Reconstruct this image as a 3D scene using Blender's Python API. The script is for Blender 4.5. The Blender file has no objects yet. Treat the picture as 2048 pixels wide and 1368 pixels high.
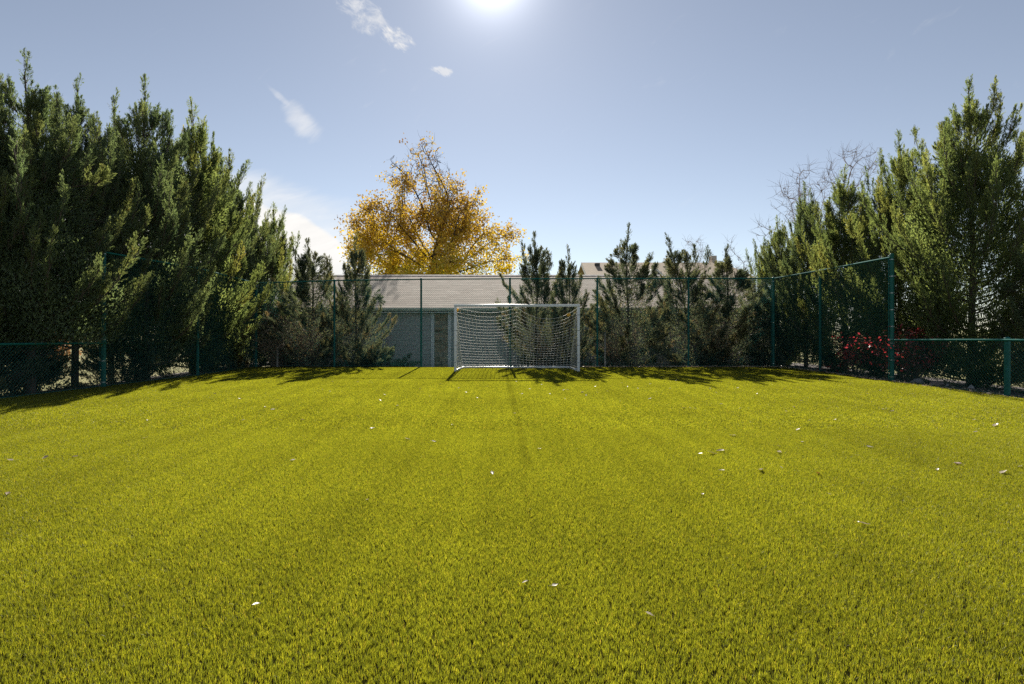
import bpy, bmesh, math, random
import numpy as np
from mathutils import Vector, Matrix
R = math.radians
scene = bpy.context.scene
COL = scene.collection
F, CX, CY, CAMZ = 1166.0, 992.0, 658.0, 1.3

def gp(px, py, z=0.0):
    """point on the level z seen at photo pixel (px, py)"""
    Y = (CAMZ - z) * F / (py - CY)
    return Vector(((px - CX) / F * Y, Y, z))
def at(px, py, Y):
    return Vector(((px - CX) / F * Y, Y, CAMZ - (py - CY) / F * Y))

# ------------------------------------------------------------------ helpers
def tag(o, label=None, cat=None, group=None, kind=None):
    if label: o['label'] = label
    if cat: o['category'] = cat
    if group: o['group'] = group
    if kind: o['kind'] = kind
    return o
def empty(name, loc, rz=0.0, label=None, cat=None, group=None):
    o = bpy.data.objects.new(name, None); COL.objects.link(o)
    o.location = loc; o.rotation_euler = (0, 0, rz); o.empty_display_size = 0.3
    return tag(o, label, cat, group)
def link(name, me, mat, parent=None):
    o = bpy.data.objects.new(name, me); COL.objects.link(o)
    if mat is not None and not me.materials: me.materials.append(mat)
    if parent is not None: o.parent = parent
    return o
def np_mesh(name, V, Fc, tint=None, smooth=False):
    """V (n,3); Fc list of (m,k) int arrays"""
    me = bpy.data.meshes.new(name)
    V = np.ascontiguousarray(V, dtype=np.float32)
    Fs = [np.asarray(f, dtype=np.int32) for f in (Fc if isinstance(Fc, list) else [Fc]) if len(f)]
    loops = np.concatenate([f.ravel() for f in Fs])
    totals = np.concatenate([np.full(len(f), f.shape[1], dtype=np.int32) for f in Fs])
    starts = np.concatenate([[0], np.cumsum(totals)[:-1]]).astype(np.int32)
    me.vertices.add(len(V)); me.vertices.foreach_set('co', V.ravel())
    me.loops.add(len(loops)); me.loops.foreach_set('vertex_index', loops)
    me.polygons.add(len(totals)); me.polygons.foreach_set('loop_start', starts)
    if smooth: me.polygons.foreach_set('use_smooth', np.ones(len(totals), dtype=bool))
    if tint is not None:
        a = me.attributes.new('tint', 'FLOAT', 'FACE')
        a.data.foreach_set('value', np.asarray(tint, dtype=np.float32))
    me.update(calc_edges=True)
    return me
class MB:
    """gathers shapes into one mesh"""
    def __init__(s): s.bm = bmesh.new()
    def box(s, lo, hi, bev=0.0, M=None):
        r = bmesh.ops.create_cube(s.bm, size=1.0)
        c = [(lo[i] + hi[i]) / 2 for i in range(3)]; d = [hi[i] - lo[i] for i in range(3)]
        for v in r['verts']: v.co = Vector((c[0] + v.co.x * d[0], c[1] + v.co.y * d[1], c[2] + v.co.z * d[2]))
        vs = r['verts']
        if bev > 0:
            es = list({e for v in vs for e in v.link_edges})
            q = bmesh.ops.bevel(s.bm, geom=es, offset=bev, segments=2, affect='EDGES', profile=0.5)
            vs = list({v for f in q['faces'] for v in f.verts} | {v for v in vs if v.is_valid})
        if M is not None:
            for v in vs: v.co = M @ v.co
        return s
    def tube(s, a, b, r0, r1=None, n=10, caps=True):
        a, b = Vector(a), Vector(b); r1 = r0 if r1 is None else r1
        d = (b - a); L = d.length
        M = Matrix.Translation((a + b) / 2) @ d.to_track_quat('Z', 'Y').to_matrix().to_4x4()
        bmesh.ops.create_cone(s.bm, cap_ends=caps, segments=n, radius1=r0, radius2=r1, depth=L, matrix=M)
        return s
    def ball(s, c, r, sc=(1, 1, 1), n=10):
        bmesh.ops.create_uvsphere(s.bm, u_segments=n, v_segments=max(5, n // 2), radius=r,
                                  matrix=Matrix.Translation(c) @ Matrix.Diagonal((*sc, 1)))
        return s
    def poly(s, pts):
        s.bm.faces.new([s.bm.verts.new(p) for p in pts]); return s
    def build(s, name, mat, parent=None, smooth=False, angle=None):
        me = bpy.data.meshes.new(name)
        bmesh.ops.recalc_face_normals(s.bm, faces=s.bm.faces[:])
        s.bm.to_mesh(me); s.bm.free()
        if smooth:
            me.polygons.foreach_set('use_smooth', np.ones(len(me.polygons), dtype=bool))
            try: me.set_sharp_from_angle(angle=R(40))
            except Exception: pass
        return link(name, me, mat, parent)

def unit(a): return a / np.maximum(np.linalg.norm(a, axis=-1, keepdims=True), 1e-9)

# ------------------------------------------------------------------ materials
class NT:
    def __init__(s, nt): s.nt = nt
    def n(s, t, **kw):
        x = s.nt.nodes.new(t)
        for k, v in kw.items():
            if k == 'ins':
                for i, val in v.items():
                    if isinstance(val, bpy.types.NodeSocket): s.nt.links.new(val, x.inputs[i])
                    else: x.inputs[i].default_value = val
            else: setattr(x, k, v)
        return x
    def m(s, op, a, b=None, c=None, clamp=False):
        x = s.nt.nodes.new('ShaderNodeMath'); x.operation = op; x.use_clamp = clamp
        for i, v in enumerate((a, b, c)):
            if v is None: continue
            if isinstance(v, bpy.types.NodeSocket): s.nt.links.new(v, x.inputs[i])
            else: x.inputs[i].default_value = v
        return x.outputs[0]
    def mix(s, f, a, b, blend='MIX'):
        x = s.nt.nodes.new('ShaderNodeMix'); x.data_type = 'RGBA'; x.blend_type = blend
        for i, v in ((0, f), (6, a), (7, b)):
            if isinstance(v, bpy.types.NodeSocket): s.nt.links.new(v, x.inputs[i])
            else: x.inputs[i].default_value = v if i == 0 else (*v, 1.0) if len(v) == 3 else v
        return x.outputs[2]
    def smooth(s, v, a, b, lo=0.0, hi=1.0):
        x = s.nt.nodes.new('ShaderNodeMapRange'); x.interpolation_type = 'SMOOTHSTEP'
        s.nt.links.new(v, x.inputs[0])
        for i, q in ((1, a), (2, b), (3, lo), (4, hi)): x.inputs[i].default_value = q
        return x.outputs[0]
    def l(s, a, b): s.nt.links.new(a, b)

def material(name):
    m = bpy.data.materials.new(name); m.use_nodes = True
    m.node_tree.nodes.clear(); t = NT(m.node_tree)
    out = t.n('ShaderNodeOutputMaterial')
    return m, t, out
def noise(t, scale, detail=3.0, co=None, rough=0.55, sc=None):
    if co is None: co = t.n('ShaderNodeTexCoord').outputs['Object']
    if sc is not None: co = t.n('ShaderNodeVectorMath', operation='MULTIPLY', ins={0: co, 1: sc}).outputs[0]
    return t.n('ShaderNodeTexNoise', ins={'Vector': co, 'Scale': scale, 'Detail': detail, 'Roughness': rough}).outputs[0]
def simple(name, c0, c1, scale=6.0, rough=0.5, bump=0.0, bscale=60.0, metal=0.0, spec=0.5, sc=None):
    m, t, out = material(name)
    f = t.smooth(noise(t, scale, 5.0, sc=sc), 0.32, 0.68)
    p = t.n('ShaderNodeBsdfPrincipled', ins={'Base Color': t.mix(f, c0, c1), 'Roughness': rough, 'Metallic': metal, 'Specular IOR Level': spec})
    if bump:
        b = t.n('ShaderNodeBump', ins={'Height': noise(t, bscale, 4.0, sc=sc), 'Strength': bump, 'Distance': 0.02})
        t.l(b.outputs[0], p.inputs['Normal'])
    t.l(p.outputs[0], out.inputs[0])
    return m
def leaf_mat(name, ramp, transl=0.4, gloss=0.08, rough=0.5, tcol=1.6, tsat=(1, 1, 1)):
    """ramp: list of (pos, colour) read by the per-clump 'tint'"""
    m, t, out = material(name)
    a = t.n('ShaderNodeAttribute', attribute_name='tint')
    cr = t.n('ShaderNodeValToRGB', ins={0: a.outputs['Fac']})
    els = cr.color_ramp.elements
    while len(els) < len(ramp): els.new(0.5)
    for e, (p, c) in zip(els, ramp): e.position = p; e.color = (*c, 1)
    col = cr.outputs[0]
    d = t.n('ShaderNodeBsdfDiffuse', ins={'Color': col, 'Roughness': 0.5})
    tc = t.mix(1.0, col, tuple(tcol * q for q in tsat), 'MULTIPLY')
    tr = t.n('ShaderNodeBsdfTranslucent', ins={'Color': tc})
    mx = t.n('ShaderNodeMixShader', ins={0: transl, 1: d.outputs[0], 2: tr.outputs[0]})
    g = t.n('ShaderNodeBsdfGlossy', ins={'Color': (1, 1, 1, 1), 'Roughness': rough})
    mg = t.n('ShaderNodeMixShader', ins={0: gloss, 1: mx.outputs[0], 2: g.outputs[0]})
    t.l(mg.outputs[0], out.inputs[0])
    return m

M = {}
M['post'] = simple('green_vinyl_post', (0.014, 0.125, 0.105), (0.020, 0.155, 0.135), 9, 0.55, 0.05, 40, spec=0.25)
M['rail'] = simple('green_vinyl_rail', (0.014, 0.125, 0.105), (0.020, 0.155, 0.135), 9, 0.75, spec=0.06)
M['wire'] = simple('green_vinyl_wire', (0.022, 0.125, 0.115), (0.030, 0.155, 0.140), 9, 0.8, spec=0.0)
M['galv'] = simple('band_metal', (0.25, 0.32, 0.34), (0.35, 0.42, 0.42), 20, 0.35, metal=0.7)
M['white'] = simple('white_powder_coat', (0.80, 0.82, 0.81), (0.86, 0.87, 0.85), 5, 0.32, 0.03, 30)
M['net'] = simple('white_net_cord', (0.66, 0.65, 0.58), (0.72, 0.71, 0.64), 20, 0.7)
M['yellow'] = simple('yellow_tag', (0.75, 0.36, 0.01), (0.85, 0.45, 0.02), 20, 0.5)
M['ink'] = simple('dark_marking', (0.03, 0.03, 0.03), (0.05, 0.05, 0.05), 20, 0.6)
M['strap'] = simple('grey_strap', (0.22, 0.24, 0.24), (0.30, 0.31, 0.31), 20, 0.6)
M['siding'] = simple('blue_grey_siding', (0.375, 0.365, 0.36), (0.41, 0.40, 0.395), 1.5, 0.6, 0.15, 40, sc=(1, 1, 12))
M['trim'] = simple('white_trim', (0.62, 0.64, 0.65), (0.68, 0.69, 0.69), 3, 0.5)
M['gutter'] = simple('sage_gutter', (0.68, 0.72, 0.62), (0.74, 0.77, 0.68), 3, 0.4)
M['stake'] = simple('weathered_stake', (0.30, 0.26, 0.22), (0.45, 0.41, 0.36), 12, 0.9, 0.3, 60, sc=(1, 1, .1))
M['bark'] = simple('juniper_bark', (0.055, 0.04, 0.032), (0.14, 0.105, 0.085), 14, 0.95, 0.8, 40, sc=(1, 1, .15))
M['cbark'] = simple('cottonwood_bark', (0.045, 0.032, 0.026), (0.10, 0.075, 0.06), 6, 0.95, 0.8, 20, sc=(1, 1, .2))
M['twig'] = simple('bare_twig', (0.16, 0.11, 0.09), (0.26, 0.19, 0.15), 3, 0.9)
M['drytwig'] = simple('dry_bush_twig', (0.20, 0.14, 0.10), (0.36, 0.28, 0.20), 5, 0.9)
M['rock'] = simple('field_stone', (0.28, 0.27, 0.27), (0.44, 0.41, 0.39), 6, 0.9, 0.6, 25)
M['rockred'] = simple('reddish_field_stone', (0.28, 0.20, 0.18), (0.42, 0.32, 0.29), 6, 0.9, 0.6, 25)
M['stucco'] = simple('pale_stucco', (0.40, 0.37, 0.34), (0.46, 0.43, 0.40), 2, 0.9)
M['glass'] = simple('window_glass', (0.03, 0.035, 0.045), (0.05, 0.055, 0.07), 2, 0.08)

# stone blocks: tint picks the colour of each block
m, t, out = material('ledge_stone')
a = t.n('ShaderNodeAttribute', attribute_name='tint')
cr = t.n('ShaderNodeValToRGB', ins={0: a.outputs['Fac']})
for e, (p, c) in zip([cr.color_ramp.elements[0], cr.color_ramp.elements.new(.35), cr.color_ramp.elements.new(.7), cr.color_ramp.elements[-1]],
                     [(0, (.18, .125, .08)), (.35, (.44, .32, .21)), (.7, (.52, .39, .27)), (1, (.38, .33, .27))]):
    e.position = p; e.color = (*c, 1)
c = t.mix(t.smooth(noise(t, 14, 6), .3, .7), t.mix(1.0, cr.outputs[0], (.6, .6, .6), 'MULTIPLY'), cr.outputs[0])
p = t.n('ShaderNodeBsdfPrincipled', ins={'Base Color': c, 'Roughness': 0.9})
b = t.n('ShaderNodeBump', ins={'Height': noise(t, 30, 6), 'Strength': 0.8, 'Distance': 0.02}); t.l(b.outputs[0], p.inputs['Normal'])
t.l(p.outputs[0], out.inputs[0]); M['stone'] = m

def shingle(name, ca, cb, cm, row=0.26, w=0.45):
    m, t, out = material(name)
    uv = t.n('ShaderNodeUVMap').outputs[0]
    sep = t.n('ShaderNodeSeparateXYZ', ins={0: uv})
    rowi = t.m('FLOOR', t.m('DIVIDE', sep.outputs[1], row))
    cell = t.n('ShaderNodeTexWhiteNoise', noise_dimensions='2D', ins={0: t.n('ShaderNodeCombineXYZ', ins={0: t.m('FLOOR', t.m('ADD', t.m('DIVIDE', sep.outputs[0], w), t.m('MULTIPLY', rowi, .381))), 1: rowi}).outputs[0]}).outputs[0]
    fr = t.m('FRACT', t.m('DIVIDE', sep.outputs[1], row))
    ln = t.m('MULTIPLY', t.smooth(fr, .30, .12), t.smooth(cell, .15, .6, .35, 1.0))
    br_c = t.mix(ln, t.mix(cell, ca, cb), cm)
    n2 = noise(t, 1.3, 5, co=uv); n3 = noise(t, 60, 3, co=uv)
    c = t.mix(t.smooth(n2, .3, .7), br_c, t.mix(1.0, br_c, (.84, .83, .82), 'MULTIPLY'))
    c = t.mix(t.smooth(n3, .3, .7), c, t.mix(1.0, c, (.72, .72, .72), 'MULTIPLY'))
    p = t.n('ShaderNodeBsdfPrincipled', ins={'Base Color': c, 'Roughness': 0.9, 'Specular IOR Level': 0.25})
    # each course steps up towards its lower edge
    h = t.m('SUBTRACT', 1.0, fr)
    b = t.n('ShaderNodeBump', ins={'Height': h, 'Strength': 0.25, 'Distance': 0.01}); t.l(b.outputs[0], p.inputs['Normal'])
    t.l(p.outputs[0], out.inputs[0]); return m
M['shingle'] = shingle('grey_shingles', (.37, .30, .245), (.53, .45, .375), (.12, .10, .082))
M['tanroof'] = shingle('tan_shingles', (.47, .375, .27), (.49, .395, .285), (.44, .35, .25))

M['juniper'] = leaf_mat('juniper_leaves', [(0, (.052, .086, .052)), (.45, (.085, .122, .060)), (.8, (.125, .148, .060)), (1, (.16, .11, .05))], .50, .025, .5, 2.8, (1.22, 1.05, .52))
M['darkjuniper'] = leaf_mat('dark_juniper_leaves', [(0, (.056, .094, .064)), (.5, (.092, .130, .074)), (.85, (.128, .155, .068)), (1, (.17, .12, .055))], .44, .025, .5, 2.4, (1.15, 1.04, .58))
M['bluejuniper'] = leaf_mat('blue_juniper_leaves', [(0, (.062, .088, .066)), (.5, (.098, .125, .082)), (.75, (.14, .15, .075)), (1, (.21, .16, .095))], .34, .025, .5, 2.0, (1.1, 1, .7))
M['palejuniper'] = leaf_mat('pale_juniper_leaves', [(0, (.07, .095, .05)), (1, (.15, .16, .085))], .4, .06, .5, 1.6)
M['goldjuniper'] = leaf_mat('golden_juniper_leaves', [(0, (.07, .07, .02)), (.6, (.16, .12, .03)), (1, (.24, .15, .03))], .4, .06, .5, 1.6)
M['gold'] = leaf_mat('cottonwood_leaves', [(0, (.16, .085, .03)), (.3, (.40, .27, .04)), (.7, (.52, .39, .03)), (1, (.40, .39, .04))], .5, .05, .45, 1.5, (1.05, 1, .6))
M['red'] = leaf_mat('burning_bush_leaves', [(0, (.09, .07, .04)), (.3, (.22, .022, .028)), (.8, (.38, .032, .036)), (1, (.32, .16, .05))], .45, .06, .45, 1.5)
M['autumn'] = leaf_mat('autumn_shrub_leaves', [(0, (.20, .09, .04)), (1, (.42, .24, .09))], .5, .05, .5, 1.5)
M['bushleaf'] = leaf_mat('dry_bush_leaves', [(0, (.13, .105, .065)), (.6, (.20, .16, .09)), (1, (.16, .17, .085))], .4, .03, .5, 1.6)
M['dryleaf'] = leaf_mat('dry_fallen_leaf', [(0, (.30, .21, .12)), (.5, (.48, .39, .27)), (1, (.66, .58, .46))], .22, .07, .42, 1.15)
M['brownleaf'] = leaf_mat('brown_fallen_leaf', [(0, (.13, .05, .025)), (1, (.20, .07, .03))], .2, .08, .5, 1.2)
M['redleaf'] = leaf_mat('red_fallen_leaf', [(0, (.30, .03, .03)), (1, (.38, .05, .04))], .25, .10, .4, 1.2)

# turf blades
m, t, out = material('turf_blades')
geo = t.n('ShaderNodeNewGeometry')
a = t.n('ShaderNodeAttribute', attribute_name='tint')
cr = t.n('ShaderNodeValToRGB', ins={0: a.outputs['Fac']})
els = cr.color_ramp.elements
while len(els) < 4: els.new(.5)
for e, (p, c) in zip(els, [(0, (.048, .064, .010)), (.5, (.132, .152, .015)), (.85, (.225, .232, .022)), (1, (.30, .23, .05))]):
    e.position = p; e.color = (*c, 1)
pos = geo.outputs['Position']
streak = noise(t, 1.0, 4, co=pos, sc=(3.2, 0.10, 0))       # nap brushed along the length of the pitch
patch = noise(t, 0.55, 4, co=pos)
f = t.m('ADD', t.smooth(streak, .25, .75, .88, 1.09), t.smooth(patch, .3, .7, -.10, .10))
sx = t.n('ShaderNodeSeparateXYZ', ins={0: pos})
seam = t.m('ABSOLUTE', t.m('SUBTRACT', sx.outputs[0], t.m('ADD', .27, t.m('MULTIPLY', noise(t, .35, 2, co=pos), .07))))
f = t.m('MULTIPLY', f, t.m('MAXIMUM', t.smooth(seam, .015, .08, .78, 1.0), t.smooth(sx.outputs[1], 7.5, 5.0)))
# worn wheel track sweeping over the right half
tr = t.m('ABSOLUTE', t.m('SUBTRACT', t.m('ADD', sx.outputs[0], t.m('MULTIPLY', t.m('POWER', t.m('SUBTRACT', sx.outputs[1], 14.0), 2), .045)), 7.2))
f = t.m('MULTIPLY', f, t.smooth(tr, .02, .10, .90, 1.0))
col = t.mix(1.0, cr.outputs[0], t.n('ShaderNodeCombineXYZ', ins={0: f, 1: f, 2: f}).outputs[0], 'MULTIPLY')
d = t.n('ShaderNodeBsdfDiffuse', ins={'Color': col})
tc = t.mix(1.0, col, (2.3, 2.1, 1.0), 'MULTIPLY')
trn = t.n('ShaderNodeBsdfTranslucent', ins={'Color': tc})
mx = t.n('ShaderNodeMixShader', ins={0: .58, 1: d.outputs[0], 2: trn.outputs[0]})
g = t.n('ShaderNodeBsdfGlossy', ins={'Color': (1, .98, .80, 1), 'Roughness': .62})
fr = t.n('ShaderNodeFresnel', ins={'IOR': 1.4})
mg = t.n('ShaderNodeMixShader', ins={0: t.m('ADD', .01, t.m('MULTIPLY', fr.outputs[0], .10)), 1: mx.outputs[0], 2: g.outputs[0]})
t.l(mg.outputs[0], out.inputs[0]); M['blade'] = m

M['turfbase'] = simple('turf_backing', (.020, .020, .006), (.035, .032, .009), 30, 1.0, spec=0.0)
M['mulch'] = simple('bark_mulch', (.035, .028, .027), (.11, .085, .075), 18, .95, 1.0, 35)
m, t, out = material('dry_lawn')
n1 = noise(t, .25, 5); n2 = noise(t, 12, 5)
c = t.mix(t.smooth(n1, .35, .65), (.22, .22, .05), (.30, .27, .09)); c = t.mix(t.smooth(n2, .3, .7), c, t.mix(1.0, c, (.5, .5, .5), 'MULTIPLY'))
p = t.n('ShaderNodeBsdfPrincipled', ins={'Base Color': c, 'Roughness': .95})
b = t.n('ShaderNodeBump', ins={'Height': n2, 'Strength': .8, 'Distance': .05}); t.l(b.outputs[0], p.inputs['Normal'])
t.l(p.outputs[0], out.inputs[0]); M['lawn'] = m

# ------------------------------------------------------------------ fence corners (measured)
CB_L, CB_R = Vector((-8.21, 19.9, 0)), Vector((9.49, 19.9, 0))
L1, L0, LX = Vector((-8.20, 16.1, 0)), Vector((-8.67, 12.95, 0)), Vector((-9.12, 10.0, 0))
LXX = Vector((-9.55, 7.0, 0))
R1, R0, RX, RXX = Vector((9.86, 17.8, 0)), Vector((9.75, 14.43, 0)), Vector((9.77, 11.2, 0)), Vector((9.77, 8.1, 0))

# ------------------------------------------------------------------ ground
def grid_sheet(name, fx, nu, nv, mat, **kw):
    V = np.array([fx(i / nu, j / nv) for j in range(nv + 1) for i in range(nu + 1)])
    q = np.array([[j * (nu + 1) + i, j * (nu + 1) + i + 1, (j + 1) * (nu + 1) + i + 1, (j + 1) * (nu + 1) + i] for j in range(nv) for i in range(nu)])
    return tag(link(name, np_mesh(name, V, q, smooth=True), mat), kind='structure')
grid_sheet('ground', lambda u, v: ((u - .5) * 1600, (v - .5) * 1600, -0.36), 8, 8, M['lawn'])
turf_pts = [(-10.3, -6), (9.95, -6), (9.95, 8.1), (9.93, 11.2), (9.9, 14.4), (10.0, 17.8), (9.62, 20.0), (-8.3, 20.0), (-8.3, 16.1), (-8.78, 12.95), (-9.25, 10), (-9.7, 7)]
tb = MB(); n = len(turf_pts)
tb.poly([(x, y, 0.0) for x, y in turf_pts])
for i in range(n):
    a, b = turf_pts[i], turf_pts[(i + 1) % n]
    tb.poly([(a[0], a[1], 0), (b[0], b[1], 0), (b[0], b[1], -.4), (a[0], a[1], -.4)])
tag(tb.build('turf', M['turfbase']), kind='structure')
rs = np.random.RandomState(3)
def left_edge(y):
    ys = [-6, 7, 10, 12.95, 16.1, 20, 26]; xs = [-10.3, -9.7, -9.25, -8.78, -8.3, -8.3, -8.3]
    return float(np.interp(y, ys, xs))
def wob(s): return (rs.rand() - .5) * s
grid_sheet('mulch_bed', lambda u, v: (left_edge(-6 + v * 32) - 0.02 - u * 3.4, -6 + v * 32, -0.03 - .30 * u ** 1.3 + (wob(.05) if 0 < u < 1 else 0)), 40, 150, M['mulch'])
grid_sheet('mulch_bed', lambda u, v: (9.99 + u * 4.2 + .0 * v, -6 + v * 32, -0.03 - .26 * u ** 1.3 + (wob(.06) if 0 < u < 1 else 0)), 40, 150, M['mulch'])
grid_sheet('mulch_bed', lambda u, v: (-8.35 + u * 18.3, 20.02 + v * 2.4, -0.03 - .28 * min(1, v * 1.8) + (wob(.05) if 0 < v < 1 else 0)), 110, 16, M['mulch'])

# ------------------------------------------------------------------ turf blades (instanced tiles, one stuff object)
def blade_tile(name, size, tufts, per, h, w, seed, spread=.012):
    r = np.random.RandomState(seed)
    g = int(math.sqrt(tufts))
    gx, gy = np.meshgrid((np.arange(g) + .5) / g, (np.arange(g) + .5) / g)
    c = np.stack([gx.ravel(), gy.ravel()], 1) * size - size / 2
    c += (r.rand(*c.shape) - .5) * size / g * 1.3
    lean_t = r.randn(len(c), 2) * .16
    P = np.repeat(c, per, 0) + r.randn(len(c) * per, 2) * spread
    N = len(P)
    H = h * (.55 + .6 * r.rand(N))
    lean = np.repeat(lean_t, per, 0) + r.randn(N, 2) * .22
    ang = r.rand(N) * math.tau
    side = np.stack([np.cos(ang), np.sin(ang), np.zeros(N)], 1)
    base = np.concatenate([P, np.zeros((N, 1))], 1)
    mid = base + np.concatenate([lean * .35 * H[:, None], (H * .55)[:, None]], 1)
    l2 = np.concatenate([lean * 1.0 * H[:, None], (H * np.maximum(.62, 1 - .28 * (lean ** 2).sum(1)))[:, None]], 1)
    tip = base + l2
    W = w * (.7 + .6 * r.rand(N))[:, None]
    V = np.stack([base - side * W * .45, base + side * W * .45, mid + side * W * .5, mid - side * W * .5, tip], 1).reshape(-1, 3)
    i = np.arange(N)[:, None] * 5
    tint = np.clip(np.repeat(r.rand(len(c)), per) * .45 + r.rand(N) * .5 + (r.rand(N) > .985) * .4, 0, 1)
    me = np_mesh(name, V, [i + np.array([[0, 1, 2, 3]]), i + np.array([[3, 2, 4]])], np.concatenate([tint, tint]))
    me.materials.append(M['blade'])
    return bpy.data.objects.new(name, me)
near_tiles = [blade_tile('blade_tile_near', .5, 1156, 9, .0265, .0016, 10 + k, .005) for k in range(4)]
far_tiles = [blade_tile('blade_tile_far', 1.0, 1600, 8, .029, .0042, 20 + k, .010) for k in range(4)]
def right_edge(y): return float(np.interp(y, [-6, 8.1, 11.2, 14.4, 17.8, 20], [9.95, 9.95, 9.93, 9.9, 10.0, 9.62]))
def grass(pts, tiles, seed, parent, name):
    r = np.random.RandomState(seed)
    me = bpy.data.meshes.new(name)
    me.vertices.add(len(pts)); me.vertices.foreach_set('co', np.array(pts, dtype=np.float32).ravel())
    me.update()
    o = bpy.data.objects.new(name, me); COL.objects.link(o)
    ng = bpy.data.node_groups.new('scatter_blades', 'GeometryNodeTree')
    ng.interface.new_socket('Geometry', in_out='INPUT', socket_type='NodeSocketGeometry')
    ng.interface.new_socket('Geometry', in_out='OUTPUT', socket_type='NodeSocketGeometry')
    N = ng.nodes; gi = N.new('NodeGroupInput'); go = N.new('NodeGroupOutput')
    g2i = N.new('GeometryNodeGeometryToInstance')
    for ob in tiles:
        oi = N.new('GeometryNodeObjectInfo'); oi.inputs['Object'].default_value = ob; oi.inputs['As Instance'].default_value = True
        ng.links.new(oi.outputs['Geometry'], g2i.inputs[0])
    iop = N.new('GeometryNodeInstanceOnPoints'); iop.inputs['Pick Instance'].default_value = True
    rv = N.new('FunctionNodeRandomValue'); rv.data_type = 'INT'; rv.inputs['Min'].default_value = 0; rv.inputs['Max'].default_value = 3
    rv.inputs['Seed'].default_value = seed
    ng.links.new(rv.outputs[2], iop.inputs['Instance Index'])
    ri = N.new('FunctionNodeRandomValue'); ri.data_type = 'INT'; ri.inputs['Min'].default_value = 0; ri.inputs['Max'].default_value = 3
    ri.inputs['Seed'].default_value = seed + 5
    mul = N.new('ShaderNodeMath'); mul.operation = 'MULTIPLY'; mul.inputs[1].default_value = math.pi / 2
    ng.links.new(ri.outputs[2], mul.inputs[0])
    cx = N.new('ShaderNodeCombineXYZ'); ng.links.new(mul.outputs[0], cx.inputs[2])
    ng.links.new(cx.outputs[0], iop.inputs['Rotation'])
    ji = N.new('GeometryNodeJoinGeometry')
    # all four tiles as separate instances to pick from
    ng.links.new(gi.outputs[0], iop.inputs['Points']); ng.links.new(g2i.outputs[0], iop.inputs['Instance'])
    ng.links.new(iop.outputs[0], go.inputs[0])
    md = o.modifiers.new('scatter', 'NODES'); md.node_group = ng
    tag(o, kind='stuff')
    return o
pn, pf = [], []
y = 1.25
while y < 7.5:
    half = y * .98 + 1.6
    x = -half
    while x < half:
        if left_edge(y) + .25 < x < right_edge(y) - .25: pn.append((x, y, 0.001))
        x += .5
    y += .5
y = 7.25 + .75
y = 8.0
while y <= 19.6:
    x = left_edge(y - .4) + .48; re_ = right_edge(y)
    while x < re_ - .1:
        pf.append((min(x, re_ - .5), y, 0.001)); x += 1.0
    y += 1.0
grass(pn, near_tiles, 1, None, 'turf_grass')
grass(pf, far_tiles, 2, None, 'turf_grass')

# ------------------------------------------------------------------ chain link fences
def chain_mesh(A, B, zb0, zb1, zt0, zt1, pitch=.072, r=.0024, seg=.216):
    """diamond wire between two ground points; two leaning families of wire, split into short lengths, woven +-r apart"""
    A, B = np.array(A), np.array(B); L = np.linalg.norm((B - A)[:2]); ax = (B - A) / L
    nrm = np.array([ax[1], -ax[0], 0.0])
    Vs, Fs = [], []; base = 0
    hmax = max(zt0, zt1); hmin = min(zb0, zb1)
    segs = []
    for s in (1, -1):
        k0 = int(math.floor(-(hmax - hmin) / pitch)) - 1; k1 = int(L / pitch) + int((hmax - hmin) / pitch) + 2
        for k in range(k0, k1):
            u0 = k * pitch
            z = hmin
            while z < hmax:
                za, zb = z, min(z + seg, hmax)
                ua, ub = u0 + s * (za - hmin), u0 + s * (zb - hmin)
                um = (ua + ub) / 2
                top = zt0 + (zt1 - zt0) * min(max(um / L, 0), 1); bot = zb0 + (zb1 - zb0) * min(max(um / L, 0), 1)
                if ub != ua:
                    # clip to [0, L]
                    lo, hi = 0.0, 1.0
                    d = ub - ua
                    ta, tb_ = (0 - ua) / d, (L - ua) / d
                    lo = max(lo, min(ta, tb_)); hi = min(hi, max(ta, tb_))
                    dz = zb - za
                    hi = min(hi, (top - za) / dz); lo = max(lo, (bot - za) / dz)
                    if hi > lo + 1e-3: segs.append((ua + d * lo, za + dz * lo, ua + d * hi, za + dz * hi, s))
                z += seg
    S = np.array(segs)
    p0 = A[None, :] + S[:, 0:1] * ax + np.stack([0 * S[:, 0], 0 * S[:, 0], S[:, 1]], 1) + nrm * (S[:, 4:5] * r * .9)
    p1 = A[None, :] + S[:, 2:3] * ax + np.stack([0 * S[:, 0], 0 * S[:, 0], S[:, 3]], 1) + nrm * (S[:, 4:5] * r * .9)
    dirv = unit(p1 - p0); e1 = np.tile(nrm, (len(S), 1)); e2 = np.cross(dirv, e1)
    n = 3; ring = []
    for k in range(n):
        a = math.tau * k / n
        off = r * (math.cos(a) * e1 + math.sin(a) * e2)
        ring += [p0 + off, p1 + off]
    V = np.stack(ring, 1).reshape(-1, 3)
    i = np.arange(len(S))[:, None] * 6
    q = [i + np.array([[0, 1, 3, 2]]), i + np.array([[2, 3, 5, 4]]), i + np.array([[4, 5, 1, 0]])]
    return V, np.concatenate(q)

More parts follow.
